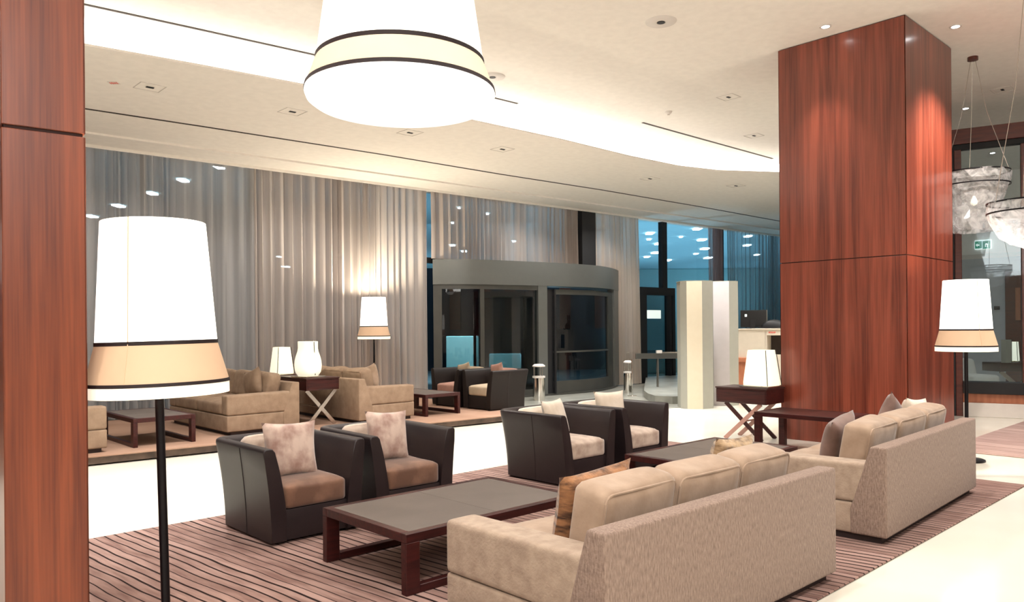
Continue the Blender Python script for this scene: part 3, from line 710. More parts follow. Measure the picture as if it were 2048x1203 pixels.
farpoly('arrow_mark', [(1955, 490), (1958, 487), (1958, 489), (1962, 489), (1962, 491.5), (1958, 491.5), (1958, 494)], 'exit_white', sg)
farpoly('door_mark', [(1973.5, 494), (1973.5, 488.5), (1975, 486.5), (1977, 486.5), (1979, 488.5), (1979, 494), (1977.5, 494), (1977.5, 489.5), (1975, 489.5), (1975, 494)], 'exit_white', sg)
# ceiling spots of the far room and lobby
spot_list = [(1651, 52, 'small white ceiling downlight left of the wood column top'), (1911, 52, 'small white ceiling downlight right of the wood column top'),
             (1931, 216, 'ceiling downlight just above the mahogany beam'), (1985, 305, 'ceiling downlight seen through the partition above the wrinkled glass lamp'), (2032, 350, 'rightmost small ceiling downlight behind the partition')]
for x, y, lab in spot_list:
    p = P(x, y, 5.5)
    t = thing('downlight', lab, 'ceiling light', (p.x, p.y, 5.5), group='small round ceiling downlights')
    bm = bmesh.new(); lathe(bm, [(.075, -.012), (.075, 0), (.05, 0), (.05, -.012), (.075, -.012)], 24); finish(bm, 'trim_ring', 'trim_white', t, True)
    bm = bmesh.new(); lathe(bm, [(.0005, -.022), (.045, -.014), (.05, -.002), (.0005, -.002)], 24); finish(bm, 'lens', 'spot', t, True)
# unlit gimbals
gim = [(985, 153, 5.5, 'r', 'round white ceiling fitting half hidden by the big pendant'), (1322, 43, 5.5, 'r', 'large round white ceiling fitting near the top of the photo'),
       (300, 174, 4.64, 's', 'square recessed ceiling fitting with dark slot nearest the left pillar'), (585, 223, 4.64, 's', 'square recessed ceiling fitting left of the pendant base'),
       (820, 265, 4.64, 's', 'square recessed ceiling fitting directly below the pendant'), (1005, 298, 4.64, 's', 'square recessed ceiling fitting right of and below the pendant'),
       (1300, 357, 4.64, 's', 'square recessed ceiling fitting under the light strip bend'), (1472, 371, 4.64, 's', 'square recessed ceiling fitting nearest the wood column, under the light strip'),
       (1457, 194, 5.5, 's', 'faint square ceiling fitting left of the column, upper one'), (1508, 271, 5.5, 's', 'faint square ceiling fitting left of the column, lower one'), (2005, 179, 5.5, 's', 'faint small ceiling fitting right of the column top')]
for x, y, z, k, lab in gim:
    p = P(x, y, z); t = thing('ceiling_fitting', lab, 'ceiling fitting', (p.x, p.y, z), group='recessed ceiling fittings')
    if k == 'r':
        bm = bmesh.new(); lathe(bm, [(.0005, -.008), (.055, -.008), (.06, -.014), (.19, -.012), (.20, -.0), (.0005, -.0)], 40); finish(bm, 'cover', 'trim_white', t, True)
        bm = bmesh.new(); lathe(bm, [(.0005, -.018), (.05, -.018), (.05, -.01), (.0005, -.01)], 24); finish(bm, 'lamp_hole', 'black', t, True)
    else:
        s = .15
        bm = bmesh.new()
        for a in range(4):
            c, sn = math.cos(a*PI/2), math.sin(a*PI/2)
            bar(bm, (s*c-s*sn, s*sn+s*c, -.004), (s*c+s*sn, s*sn-s*c, -.003), .008, .006)
        finish(bm, 'frame', 'trim_white', t)
        bx('lamp_hole', 'black', t, -.045, .045, -.02, .02, -.01, -.001, bev=0)
p = P(1337, 223, 5.5); sm = thing('smoke_detector', 'tiny white ceiling detector left of the wood column', 'detector', (p.x, p.y, 5.5))
bm = bmesh.new(); lathe(bm, [(.0005, -.05), (.04, -.045), (.06, -.02), (.07, 0), (.0005, 0)], 24); finish(bm, 'body', 'trim_white', sm, True)
bm = bmesh.new(); lathe(bm, [(.0005, -.07), (.02, -.068), (.02, -.05), (.0005, -.05)], 16); finish(bm, 'sensor', 'steel', sm, True)
p = P(228, 165, 4.64); ac = thing('ceiling_label', 'tiny pinkish access label on the ceiling near the left pillar', 'label', (p.x, p.y, 4.64), -YAW)
bx('plate', 'trim_white', ac, -.06, .06, -.05, .05, -.006, 0, bev=0)
for i, h in enumerate((.05, .06, .05, .055)):
    bx('mark', 'red_print', ac, -.05+i*.026, -.034+i*.026, -h/2, h/2, -.009, -.006, bev=0)

# ------------------------------------------------------------------ lamps with flared shades
def shade_lamp(label, x, y, z, s=1.0, pendant=False, tilt=0, group='flared shade lamps', glow=55):
    t = thing('pendant_lamp' if pendant else 'floor_lamp', label, 'lamp', (x, y, z))
    zb = 1.28*0 if pendant else 1.28
    r0, r1, r2, r3 = (.235, .272, .322, .322) if not pendant else (.345, .487, .55, .55)
    z3, z2, z1, z0 = (zb, zb+.06, zb+.25, zb+.83) if not pendant else (.025, .06, .225, 1.22)
    w = .006*s
    def ring(nm, m, prof, n=72):
        bm = bmesh.new(); lathe(bm, prof, n); return finish(bm, nm, m, t, 40)
    wh = 'pend_shade' if pendant else 'shade'
    ring('upper_shade', wh, [(r1, z1), (r0, z0), (r0-w, z0), (r1-w, z1), (r1, z1)])
    ring('lower_band', 'pend_band' if pendant else 'shade_band', [(r2, z2), (r1, z1), (r1-w, z1), (r2-w, z2), (r2, z2)])
    ring('trim_ribbon', 'trim_line', [(r1+.003*s, z1-.008*s), (r1+.003*s, z1+.010*s), (r1-w, z1+.010*s), (r1-w, z1-.008*s), (r1+.003*s, z1-.008*s)])
    ring('trim_ribbon', 'trim_line', [(r2+.004*s, z2-.007*s), (r2+.001*s, z2+.009*s), (r2-w, z2+.009*s), (r2-w, z2-.007*s), (r2+.004*s, z2-.007*s)])
    if pendant:
        prof = [(r3, z2)]
        prof += [(r3+.002*s, z3+.01*s), (r3-.006*s, z3-.012*s), (r3-.03*s, z3-.030*s), (r3*.7, z3-.042*s), (r3*.35, z3-.048*s), (.001, z3-.05*s)]
        bm = bmesh.new(); lathe(bm, prof, 72); finish(bm, 'diffuser', 'diffuser', t, 60)
        bm = bmesh.new(); lathe(bm, [(.02, z0), (.02, 5.5-z), (.001, 5.5-z)], 12); finish(bm, 'stem', 'black_metal', t, True)
        bm = bmesh.new(); lathe(bm, [(.001, z0+.02*s), (r0, z0+.02*s), (r0, z0), (.001, z0)], 48); finish(bm, 'top_disc', 'trim_white', t, 40)
    else:
        ring('lip', 'shade_lip', [(r3, z3), (r3, z2), (r3-w, z2), (r3-w, z3), (r3, z3)])
        bm = bmesh.new(); lathe(bm, [(.001, .0), (.19, .0), (.19, .018), (.17, .026), (.03, .034), (.001, .034)], 40); finish(bm, 'base', 'black_metal', t, 40)
        bm = bmesh.new(); lathe(bm, [(.0205, .03), (.0205, z1), (.001, z1)], 16); finish(bm, 'pole', 'black_metal', t, True)
        bm = bmesh.new()
        for k in range(3):
            a = 2*PI*k/3; bar(bm, (0, 0, z1), (math.cos(a)*(r1-w), math.sin(a)*(r1-w), z1), .01, .008)
        finish(bm, 'spider', 'black_metal', t)
        bm = bmesh.new(); lathe(bm, [(.001, z1+.10), (.03, z1+.13), (.045, z1+.19), (.03, z1+.25), (.001, z1+.27)], 16); finish(bm, 'bulb', 'shade_lip', t, True)
        # vertical fabric seam of the shade
        bm = bmesh.new(); a = PI*1.25-YAW*0
        for (ra, za), (rb_, zb_) in (((r1+.001, z1+.01), (r0+.001, z0)), ((r2+.001, z2), (r1+.001, z1))):
            bar(bm, (ra*math.cos(a), ra*math.sin(a), za), (rb_*math.cos(a), rb_*math.sin(a), zb_), .004, .003)
        finish(bm, 'shade_seam', 'shade_band', t)
        li = light('POINT', 'lamp_glow', (x, y, z+z1+.50), glow, (1, .88, .68), shadow_soft_size=.06)
    if tilt:
        t.rotation_euler = (0, 0, 0)
        ax = Vector((math.sin(YAW), math.cos(YAW), 0))
        t.rotation_mode = 'QUATERNION'
        from mathutils import Quaternion
        t.rotation_quaternion = Quaternion(ax, tilt)
    return t
q = PD(318, 780, 3.72)
c = shade_lamp('tall floor lamp with flared lit shade beside the left pillar', q.x+.022, q.y-.02, .012, tilt=R(-1.3))
q = PD(748, 680, 15.2)
shade_lamp('distant floor lamp glowing against the beige curtain', q.x, q.y, .12, glow=240)
q = PD(1932, 700, 8.95)
shade_lamp('floor lamp with flared lit shade between the right sofa and the wood column', q.x, q.y, .0)
q = PD(802, 180, 4.5)
shade_lamp('huge flared white pendant lamp hanging from the ceiling', q.x, q.y, 2.93, s=1.4, pendant=True)

# wrinkled glass pendants
def glass_pendant(label, cx, cy, z0, z1, rt, rbm, seed, bowl=False):
    t = thing('glass_pendant', label, 'lamp', (cx, cy, 0)); rnd = random.Random(seed)
    bm = bmesh.new(); n = 28; prof = []
    K = 7
    rings = []
    for k in range(K+1):
        f = k/K; z = z1+(z0-z1)*f
        r = (rt*(1-f)+rbm*f) if not bowl else rt*math.sqrt(max(0.02, 1-f**2.2))
        if k == 0: r *= 1.0
        if not bowl and k == 1: r = rt*1.0
        rings.append([bm.verts.new(((r*(1+rnd.uniform(-.035, .035)))*math.cos(2*PI*i/n), (r*(1+rnd.uniform(-.035, .035)))*math.sin(2*PI*i/n), z+rnd.uniform(-.012, .012))) for i in range(n)])
    for a, b in zip(rings, rings[1:]):
        for i in range(n): bm.faces.new((a[i], a[(i+1) % n], b[(i+1) % n], b[i]))
    if bowl: bm.faces.new(rings[-1])
    finish(bm, 'glass_shade', 'pend_glass', t, 60 if bowl else False)
    bm = bmesh.new(); h = (z1-z0)*.22
    for zz in (z1, z1-h): lathe(bm, [(rt*1.01, zz-.008), (rt*1.01, zz+.008), (rt*.985, zz+.008), (rt*.985, zz-.008), (rt*1.01, zz-.008)], 40)
    finish(bm, 'metal_hoop', 'black_metal', t, 40)
    bm = bmesh.new()
    for k in range(3): a = 2*PI*k/3+.4; tube(bm, [(rt*math.cos(a), rt*math.sin(a), z1), (rt*.4*math.cos(a), rt*.4*math.sin(a), (z1+5.5)/2), (.03*math.cos(a), .03*math.sin(a), 5.47)], .004, 6)
    finish(bm, 'cables', 'steel', t)
    bm = bmesh.new(); lathe(bm, [(.001, 5.44), (.07, 5.45), (.07, 5.5), (.001, 5.5)], 20); finish(bm, 'ceiling_rose', 'mahogany', t, 40)
    bm = bmesh.new()
    zc = (z0+z1)/2; lathe(bm, [(.001, zc-.05), (.04, zc-.03), (.05, zc), (.03, zc+.05), (.015, zc+.09), (.001, zc+.09)], 16)
    finish(bm, 'bulb', 'tbl_lamp', t, True)
    return t
q = PD(1948, 400, 11.2); glass_pendant('wrinkled clear glass pendant right beside the wood column', q.x, q.y, 2.95, 3.80, .46, .27, 3)
q = PD(2062, 440, 8.4); glass_pendant('bowl shaped clear glass pendant cut by the right photo edge', q.x, q.y, 2.42, 2.93, .42, .1, 5, bowl=True)

# table lamps
def table_lamp(label, x, y, z, h, w0, w1, vase=False, rz=0):
    t = thing('table_lamp', label, 'lamp', (x, y, z), rz, 'lit table lamps')
    bm = bmesh.new(); K = 10; rings = []
    for k in range(K+1):
        f = k/K; zz = .03+(h-.03)*f
        if vase:
            r = w0/2*(.80+.24*math.sin(PI*min(1, f*1.25+.12))) if f < .78 else w1/2*(1+.04*(f-.78))
            if f < .06: r = w0/2*.78
        else: r = (w0*(1-f)+w1*f)/2*(1 if f > .02 else .97)
        ring = []
        for i in range(32):
            a = 2*PI*i/32; e = 4.0 if not vase else 2.6
            rr = r/((abs(math.cos(a))**e+abs(math.sin(a))**e)**(1/e))
            ring.append(bm.verts.new((rr*math.cos(a), rr*math.sin(a), zz)))
        rings.append(ring)
    for a, b in zip(rings, rings[1:]):
        for i in range(32): bm.faces.new((a[i], a[(i+1) % 32], b[(i+1) % 32], b[i]))
    finish(bm, 'lamp_shade', 'tbl_lamp', t, 50)
    bm = bmesh.new(); box(bm, -w0*.5, w0*.5, -w0*.5, w0*.5, 0, .025, bev=.006); finish(bm, 'base', 'steel', t, 40)
    bm = bmesh.new(); lathe(bm, [(.009, .025), (.009, h*.6), (.001, h*.6)], 10); finish(bm, 'stem', 'steel', t, True)
    bm = bmesh.new()
    for sx, sy in ((-1, -1), (1, -1)):
        r0_, r1_ = (w0/2*1.0, w1/2*1.0)
        if vase: continue
        bar(bm, (sx*r0_*.9, sy*r0_*.9, .03), (sx*r1_*.9, sy*r1_*.9, h), .008, .008)
    if vase: bar(bm, (0, -w0/2*.9, .04), (.0, -w1/2*1.02, h), .008, .008)
    finish(bm, 'shade_seam', 'seam', t)
    return t
light('POINT', 'table_lamp_glow', (5.96, 11.0, 1.5), 14, (1, .9, .7), shadow_soft_size=.05)

# console tables with crossed steel legs
def console(label, x, y, z, w, d, rz, h=.735, box_h=.19, leg='steel', leg2='steel', sp=.44):
    t = thing('console_table', label, 'table', (x, y, z), rz)
    bx('table_box', 'wenge', t, -w/2, w/2, 0, d, h-box_h, h-.02, bev=.006)
    bx('table_top', 'wenge_top', t, -w/2-.01, w/2+.01, -.01, d+.01, h-.02, h, bev=.005)
    bx('drawer_front', 'wenge', t, -w/2+.02, w/2-.02, -.008, .0, h-box_h+.02, h-.04, bev=.003, seg=1)
    zb = h-box_h
    for yy in (.06, d-.06):
        for sx in (-1, 1):
            bm = bmesh.new(); bar(bm, (sx*w*sp, yy+.012*sx, .0), (-sx*w*sp, yy+.012*sx, zb), .018, .055)
            finish(bm, 'crossed_leg', leg if sx < 0 else leg2, t)
    bm = bmesh.new(); tube(bm, [(0, .06, zb/2), (0, d-.06, zb/2)], .012, 8); finish(bm, 'stretcher', leg, t)
    return t
con = console('dark console table with crossed pale steel legs between the two back sofas', 5.97, 10.6, .122, .56, 1.4, 0)
table_lamp('vase shaped lit table lamp on the front of the left console', 5.86, 10.86, .855, .56, .37, .28, True, rz=.2)
table_lamp('tapered lit table lamp on the rear of the left console', 5.86, 11.74, .855, .46, .34, .24)
con2 = console('dark console table with crossed legs left of the wood column', 9.66, 5.60, 0, .78, .50, -PI/2, h=.735, box_h=.22, leg='leg_reflection', leg2='wenge', sp=.36)
table_lamp('tapered lit table lamp beside the wood column', 9.93, 5.43, .737, .52, .44, .32)
# small tray under the lamp

# ------------------------------------------------------------------ coffee tables
def coffee_table(label, x, y, z, L, Wd, rz=0, h=.368, rails=True, lw=.055, ll=.10, inset='leather_top', pitch=0):
    """long side along local X, origin at one corner"""
    t = thing('coffee_table', label, 'table', (x, y, z), rz)
    b = .055
    for a in ((0, L, 0, b), (0, L, Wd-b, Wd), (0, b, b, Wd-b), (L-b, L, b, Wd-b)):
        bx('top_rail', 'wenge', t, *a, h-.055, h, bev=.003, seg=1)
    bx('top_inset', inset, t, b, L/2-.001, b, Wd-b, h-.03, h-.001, bev=.002, seg=1)
    bx('top_inset', inset, t, L/2+.001, L-b, b, Wd-b, h-.03, h-.001, bev=.002, seg=1)
    for xx in (0, L-ll):
        for yy in (0, Wd-lw):
            bx('leg', 'wenge', t, xx, xx+ll, yy, yy+lw, 0, h-.055, bev=.003, seg=1)
    if rails:
        for yy in (0, Wd-lw): bx('floor_rail', 'wenge', t, ll, L-ll, yy, yy+lw, 0, .05, bev=.003, seg=1)
    return t
coffee_table('low dark wood coffee table with taupe top in front of the near sofa', 2.64, 3.73, .014, 1.53, .98)
coffee_table('low dark coffee table between the right armchairs and the column', 5.80, 3.64, .014, 1.57, .96)
coffee_table('small dark coffee table on the platform behind the near floor lamp', 3.92, 10.33, .12, 1.35, .78, PI/2)
coffee_table('small dark coffee table on the platform beside the espresso armchairs', 8.48, 10.33, .12, 1.3, .75, PI/2)
coffee_table('taller dark wood side table standing against the wood column', 9.70, 3.86, 0, 1.16, .72, PI/2, h=.50, rails=False, ll=.08, lw=.08, inset='wenge_top')

# ------------------------------------------------------------------ armchairs
def armchair(label, x, y, z, rz, leather='leather', seat='velvet_brown', back='velvet_beige', w=.75, d=.88, h=.715, flare=.055, bf=.10):
    """faces local -Y; origin at the centre of the front edge"""
    t = thing('armchair', label, 'chair', (x, y, z), rz)
    rc = .07
    path = []   # plan path of the outer bottom edge with outward normals, from left front round the back to right front
    path += [((-w/2, 0), (-1, 0), 0), ((-w/2, d*.5), (-1, 0), 0), ((-w/2, d-rc), (-1, 0), 0)]
    for k in range(1, 6):
        a = PI-(PI/2)*k/6
        path.append(((-w/2+rc+rc*math.cos(a), d-rc+rc*math.sin(a)), (math.cos(a), math.sin(a)), k/6))
    path += [((-w/2+rc, d), (0, 1), 1), ((0, d), (0, 1), 1), ((w/2-rc, d), (0, 1), 1)]
    for k in range(1, 6):
        a = PI/2-(PI/2)*k/6
        path.append(((w/2-rc+rc*math.cos(a), d-rc+rc*math.sin(a)), (math.cos(a), math.sin(a)), 1-k/6))
    path += [((w/2, d-rc), (1, 0), 0), ((w/2, d*.5), (1, 0), 0), ((w/2, 0), (1, 0), 0)]
    def prof(bk):
        fl = flare+(bf-flare)*bk; th = .105
        P_ = []
        for k in range(9):
            f = k/8; P_.append((fl*(f**1.7), .02+(h-.05)*f))
        P_ += [(fl*1.02-.004, h-.012), (fl-.02, h-.001), (fl-.05, h), (fl-.075, h-.006), (fl-.095, h-.03)]
        for k in range(6):
            f = 1-(k+1)/6; P_.append((fl*(f**1.7)-.10-.02*(1-f), .16+(h-.22)*f))
        P_ += [(-.12, .02)]
        return P_
    bm = bmesh.new(); rings = []
    for (c0, c1), (nx, ny), bk in path:
        ring = []
        for (o_, z_) in prof(bk):
            yy = c1+ny*o_
            if c1 == 0: yy = .015*(z_/h)**2
            ring.append(bm.verts.new((c0+nx*o_, yy, z_)))
        rings.append(ring)
    m_ = len(rings[0])
    for a, b in zip(rings, rings[1:]):
        for i in range(m_): bm.faces.new((a[i], a[(i+1) % m_], b[(i+1) % m_], b[i]))
    bm.faces.new(rings[0]); bm.faces.new(rings[-1][::-1])
    es = [e for e in bm.edges if (e.verts[0] in rings[0] and e.verts[1] in rings[0]) or (e.verts[0] in rings[-1] and e.verts[1] in rings[-1])]
    bmesh.ops.bevel(bm, geom=es, offset=.012, segments=3, profile=.5, affect='EDGES')
    finish(bm, 'shell', leather, t, 60)
    bx('apron', leather, t, -w/2+.105, w/2-.105, .02, .30, .02, .25, bev=.012)
    bm = soft_box(w-.23, d-.22, .18, .035, .02, seed=len(label)); o = finish(bm, 'seat_cushion', seat, t, 60, loc=(0, (d-.22)/2+.015, .245))
    bm = soft_box(w-.25, .11, .33, .045, .015, seed=3+len(label)); o = finish(bm, 'back_cushion', back, t, 60, loc=(0, d-.13, .38)); o.rotation_euler = (R(-9), 0, 0)
    for sx in (-1, 1):
        bm = bmesh.new(); tube(bm, [(sx*(w/2+o_+.0005), d*.48, z_) for o_, z_ in prof(0)[:9]], .0035, 6); finish(bm, 'side_seam', 'seam', t, True)
        bx('foot', 'plinth', t, sx*(w/2-.09)-.025, sx*(w/2-.09)+.025, .04, .09, 0, .03, bev=.002, seg=1)
        bx('foot', 'plinth', t, sx*(w/2-.09)-.025, sx*(w/2-.09)+.025, d-.12, d-.07, 0, .03, bev=.002, seg=1)
    return t
armchair('dark leather armchair with brown seat nearest the camera on the left', 2.546+.375, 5.275, .014, 0)
armchair('dark leather armchair with brown seat directly behind the near coffee table', 3.46+.375, 5.27, .014, R(-2))
armchair('dark leather armchair with beige seat right of the near coffee table', 5.56+.375, 5.144, .014, 0, seat='velvet_beige', back='velvet_cream')
armchair('dark leather armchair with beige seat closest to the white pillars', 6.53+.375, 5.15, .014, 0, seat='velvet_beige', back='velvet_cream')
armchair('espresso armchair on the platform in front of the revolving door post', 9.04, 10.17+.375, .12, -PI/2, 'leather_far', 'cushion_far', 'cushion_pink')
armchair('espresso armchair on the platform nearest the curtain and revolving door', 9.0, 11.06+.375, .12, -PI/2, 'leather_far', 'cushion_pink', 'cushion_far')

# ------------------------------------------------------------------ scatter cushions
def cushion(label, x, y, z, w, h, t_, m, rx=0, rz=0, ry=0, seed=0, cat='cushion'):
    o = finish(pillow_bm(w, h, t_, seed=seed), 'cushion', m, None, 60)
    o.location = (x, y, z); o.rotation_mode = 'ZYX'; o.rotation_euler = (rx, ry, rz)
    return tag(o, label, cat, 'scatter cushions')
cushion('rose beige velvet cushion in the armchair nearest the left', 2.546+.375-.05, 5.62, .655, .44, .44, .14, 'velvet_pink', R(-12), R(-6), R(3), 1)
cushion('rose beige velvet cushion in the armchair behind the near coffee table', 3.46+.34, 5.64, .665, .42, .44, .14, 'velvet_pink', R(-12), R(-2), R(4), 2)
cushion('cream cushion leaning in the armchair right of the near coffee table', 5.90, 5.60, .64, .42, .40, .13, 'velvet_cream', R(-16), R(14), R(-4), 3)
cushion('cream cushion standing in the armchair closest to the white pillars', 6.86, 5.64, .655, .42, .42, .13, 'velvet_cream', R(-10), R(-14), R(3), 4)
cushion('brown linen cushion in the espresso armchair nearest the curtain', 9.55, 11.5, .75, .36, .34, .12, 'cushion_far', R(-12), R(-90), 0, 5)
cushion('dusty pink cushion in the espresso armchair before the revolving door', 9.62, 10.62, .77, .36, .34, .12, 'cushion_pink', R(-10), R(-96), 0, 6)

# ------------------------------------------------------------------ sofas
def sofa(label, x, y, z, rz, L=2.2, d=1.13, hb=.70, ha=.575, fab='sofa', backfab='sofa_back', cush='sofa_cush', n=3, ctop=.825, seed=0):
    """faces local -Y; origin at the floor centre of the rear edge (back at y=0, seat towards -Y)"""
    t = thing('sofa', label, 'sofa', (x, y, z), rz)
    aw = .21
    bx('plinth', 'plinth', t, -L/2+.04, L/2-.04, -d+.06, -.05, 0, .06, bev=0, smooth=False)
    bx('base', fab, t, -L/2+.010, L/2-.010, -d, -.2, .05, .277, bev=.02, seg=3)
    # wedge back
    bm = bmesh.new()
    pr = [(0, .05), (0, hb), (-.115, hb), (-.26, .235), (-.26, .05)]
    A = [bm.verts.new((-L/2, p, q)) for p, q in pr]; B = [bm.verts.new((L/2, p, q)) for p, q in pr]
    bm.faces.new(A); bm.faces.new(B[::-1])
    for i in range(5): bm.faces.new((A[i], A[(i+1) % 5], B[(i+1) % 5], B[i]))
    bmesh.ops.recalc_face_normals(bm, faces=bm.faces)
    bmesh.ops.bevel(bm, geom=bm.edges[:], offset=.018, segments=3, profile=.6, affect='EDGES')
    finish(bm, 'back', backfab, t, 60)
    for sx in (-1, 1):
        x0 = sx*(L/2-.005); x1 = sx*(L/2-aw)
        bm = bmesh.new(); box(bm, min(x0, x1), max(x0, x1), -d, -.13, .28, ha, bev=.035, seg=4)
        # arm top follows a gentle fall to the front
        for v in bm.verts:
            if v.co.z > .45: v.co.z -= .012*((-v.co.y)/d)
        finish(bm, 'arm', fab, t, 60)
    iw = (L-2*aw)
    ns = 2 if iw < 2.2 else 3
    for k in range(ns):
        bm = soft_box(iw/ns-.008, d-.28, .18, .045, .02, seed=seed+k)
        finish(bm, 'seat_cushion', cush, t, 60, loc=(-iw/2+iw/ns*(k+.5), -(d-.28)/2-.25-.03, .275))
    for k in range(n):
        hh = ctop-.44
        bm = soft_box(iw/n-.004, .22, hh, .045, .016, seed=seed+11+k, wr=.012)
        o = finish(bm, 'back_cushion', cush, t, 60, loc=(-iw/2+iw/n*(k+.5), -.345+.008*math.sin(k*2), .445)); o.rotation_euler = (R(-10), 0, R(1.5*math.sin(k*3+seed)))
        cw = iw/n/2-.016; rr = .04; lp = []
        for cx_, cz_, a0 in ((cw-rr, hh-.012-rr, 0), (-cw+rr, hh-.012-rr, 90), (-cw+rr, .012+rr, 180), (cw-rr, .012+rr, 270)):
            for a_ in (0, 30, 60, 90): lp.append((cx_+rr*math.cos(R(a0+a_)), .098, cz_+rr*math.sin(R(a0+a_))))
        bm = bmesh.new(); tube(bm, lp+[lp[0]], .007, 6); finish(bm, 'piping', cush, o, True)
    return t
s1 = sofa('large tan textured sofa seen from behind in the right foreground', (2.53+4.73)/2, 2.10, .014, PI+R(-.6), L=2.2, seed=1)
s2 = sofa('tan textured sofa seen from behind at the right, in front of the wood column', 6.90, 2.20, .014, PI+R(2.4), L=2.42, seed=2)
sofa('sand sofa on the platform facing left with its arm toward the camera', 5.52, 11.62, .12, -PI/2, L=2.25, d=1.1, fab='sofa_far', backfab='sofa_far', cush='sofa_far', seed=3)
sofa('sand sofa on the platform seen from behind, left of the espresso armchairs', 6.42, 11.42, .12, PI/2, L=2.25, d=1.06, fab='sofa_far', backfab='sofa_far', cush='sofa_far', seed=4)
sofa('sand sofa on the platform mostly hidden behind the left pillar', 1.70, 11.35, .12, PI/2, L=2.2, d=1.12, fab='sofa_far', backfab='sofa_far', cush='sofa_far', seed=5)
cushion('brown patterned fur cushion on the near sofa, left end', 3.10, 2.68, .665, .60, .40, .15, 'fur', R(12), R(2), R(-2), 7)
cushion('tan patterned fur cushion on the near sofa, right end', 4.52, 2.72, .67, .5, .42, .15, 'fur_lite', R(14), R(2), R(3), 8)
cushion('taupe velvet cushion slumped at the near end of the right sofa', 6.28, 2.76, .655, .44, .42, .18, 'taupe', R(16), R(4), R(-8), 9)
cushion('dark taupe cushion at the middle of the right sofa, only its corner showing', 7.50, 2.80, .70, .42, .42, .15, 'taupe', R(12), R(-3), R(30), 10)
cushion('cream cushion at the far end of the right sofa', 7.82, 2.72, .68, .46, .44, .16, 'velvet_cream', R(10), R(-3), R(4), 11)
cushion('sand cushion propped on the left facing platform sofa', 5.05, 11.05, .80, .5, .42, .16, 'sofa_far', R(-14), R(-90), 0, 12)
cushion('rolled tan cushion on the platform sofa seen from behind', 6.95, 10.8, .80, .40, .42, .2, 'sofa_cush', R(-14), R(88), 0, 13)

# ------------------------------------------------------------------ white pillars and the desk
def pillar(label, pxs, yb, cols, D0, h, bend):
    t = thing('display_pillar', label, 'pillar')
    base = [Vector(PD(x, 700, D0+b)[:2]) for x, b in zip(pxs, bend)]
    back = [base[-1]+Vector((math.sin(YAW), math.cos(YAW)))*.35, base[0]+Vector((math.sin(YAW), math.cos(YAW)))*.35]
    loc = base[1]; t.location = (loc.x, loc.y, 0)
    ctr_ = sum((base+back), Vector((0, 0)))/(len(base)+2)
    bm = bmesh.new(); prism(bm, [ctr_+(p-ctr_)*.97-loc for p in base+back], 0, h-.005); finish(bm, 'core', 'panel_grey', t)
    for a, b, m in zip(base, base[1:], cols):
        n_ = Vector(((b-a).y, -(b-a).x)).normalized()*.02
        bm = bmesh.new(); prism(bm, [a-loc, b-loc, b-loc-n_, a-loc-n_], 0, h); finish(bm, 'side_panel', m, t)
    a, b = back
    bm = bmesh.new(); prism(bm, [p-loc for p in (base+back)], h, h+.012); finish(bm, 'cap', 'panel_grey', t)
    return t
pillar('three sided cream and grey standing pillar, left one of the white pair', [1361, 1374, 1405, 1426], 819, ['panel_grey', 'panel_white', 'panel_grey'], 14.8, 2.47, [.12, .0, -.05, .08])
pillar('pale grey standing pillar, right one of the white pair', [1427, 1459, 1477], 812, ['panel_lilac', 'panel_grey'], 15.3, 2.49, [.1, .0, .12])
# reception cabinet
da, db = PD(1476, 700, 17.5), PD(1680, 700, 16.2)
dk = thing('reception_cabinet', 'off white reception cabinet with a dark niche, left of the wood column', 'cabinet', (da.x, da.y, 0))
dd = db-da; dd.z = 0; dk.rotation_euler = (0, 0, math.atan2(dd.y, dd.x)); Lk = dd.length
mm = lambda px: (px-1476)/204*Lk
bx('body_panel', 'desk', dk, 0, mm(1535), -.0, .5, .62, 1.5, bev=.005, seg=1)
bx('niche_surround', 'desk', dk, mm(1535), Lk, 0, .5, 1.38, 1.5, bev=.005, seg=1)
bx('niche_back', 'slot', dk, mm(1535), Lk, .3, .5, .0, 1.38, bev=0)
bx('niche_side', 'desk', dk, mm(1535)-.02, mm(1537), 0, .5, 0.62, 1.5, bev=.0)
bx('lower_cabinet', 'desk', dk, mm(1535), Lk, -.0, .3, 0, .95, bev=.005, seg=1)
bx('counter_top', 'desk', dk, -.02, Lk, -.02, .52, 1.5, 1.535, bev=.004, seg=1)
bx('wood_shelf', 'copper_wood', dk, -.02, mm(1504), -.12, .3, .78, .88, bev=.006, seg=1)
bx('lower_panel', 'copper_wood', dk, 0, mm(1497), -.06, .1, 0, .78, bev=.004, seg=1)
bx('pilaster', 'desk', dk, mm(1497), mm(1513), -.05, .1, 0, .62, bev=.004, seg=1)
for i in range(4):
    bx('red_mark', 'red_print', dk, mm(1541)+i*.04, mm(1541)+i*.04+.03, -.004, 0, 1.43, 1.465, bev=0)
cm = thing('monitor', 'black computer monitor seen from behind on the reception cabinet', 'monitor', (da.x+dd.x*.12, da.y+dd.y*.12, 1.535), math.atan2(dd.y, dd.x)+R(6))
bx('housing', 'black', cm, -.24, .34, .18, .23, .03, .42, bev=.012); bx('screen', 'screen', cm, -.22, .32, .23, .236, .05, .40, bev=0)
bx('stand', 'black', cm, -.02, .1, .16, .2, 0, .2, bev=.004, seg=1); bx('foot', 'black', cm, -.1, .2, .1, .3, 0, .015, bev=.004, seg=1)
bx('edge_strip', 'steel', cm, .34, .355, .17, .24, .03, .42, bev=.002, seg=1)
bx('logo_dot', 'exit_white', cm, -.14, -.09, .174, .18, .27, .33, bev=.002, seg=1)
oc = thing('office_phone', 'black domed device beside the monitor on the reception cabinet', 'telephone', (da.x+dd.x*.335, da.y+dd.y*.335, 1.535), math.atan2(dd.y, dd.x))
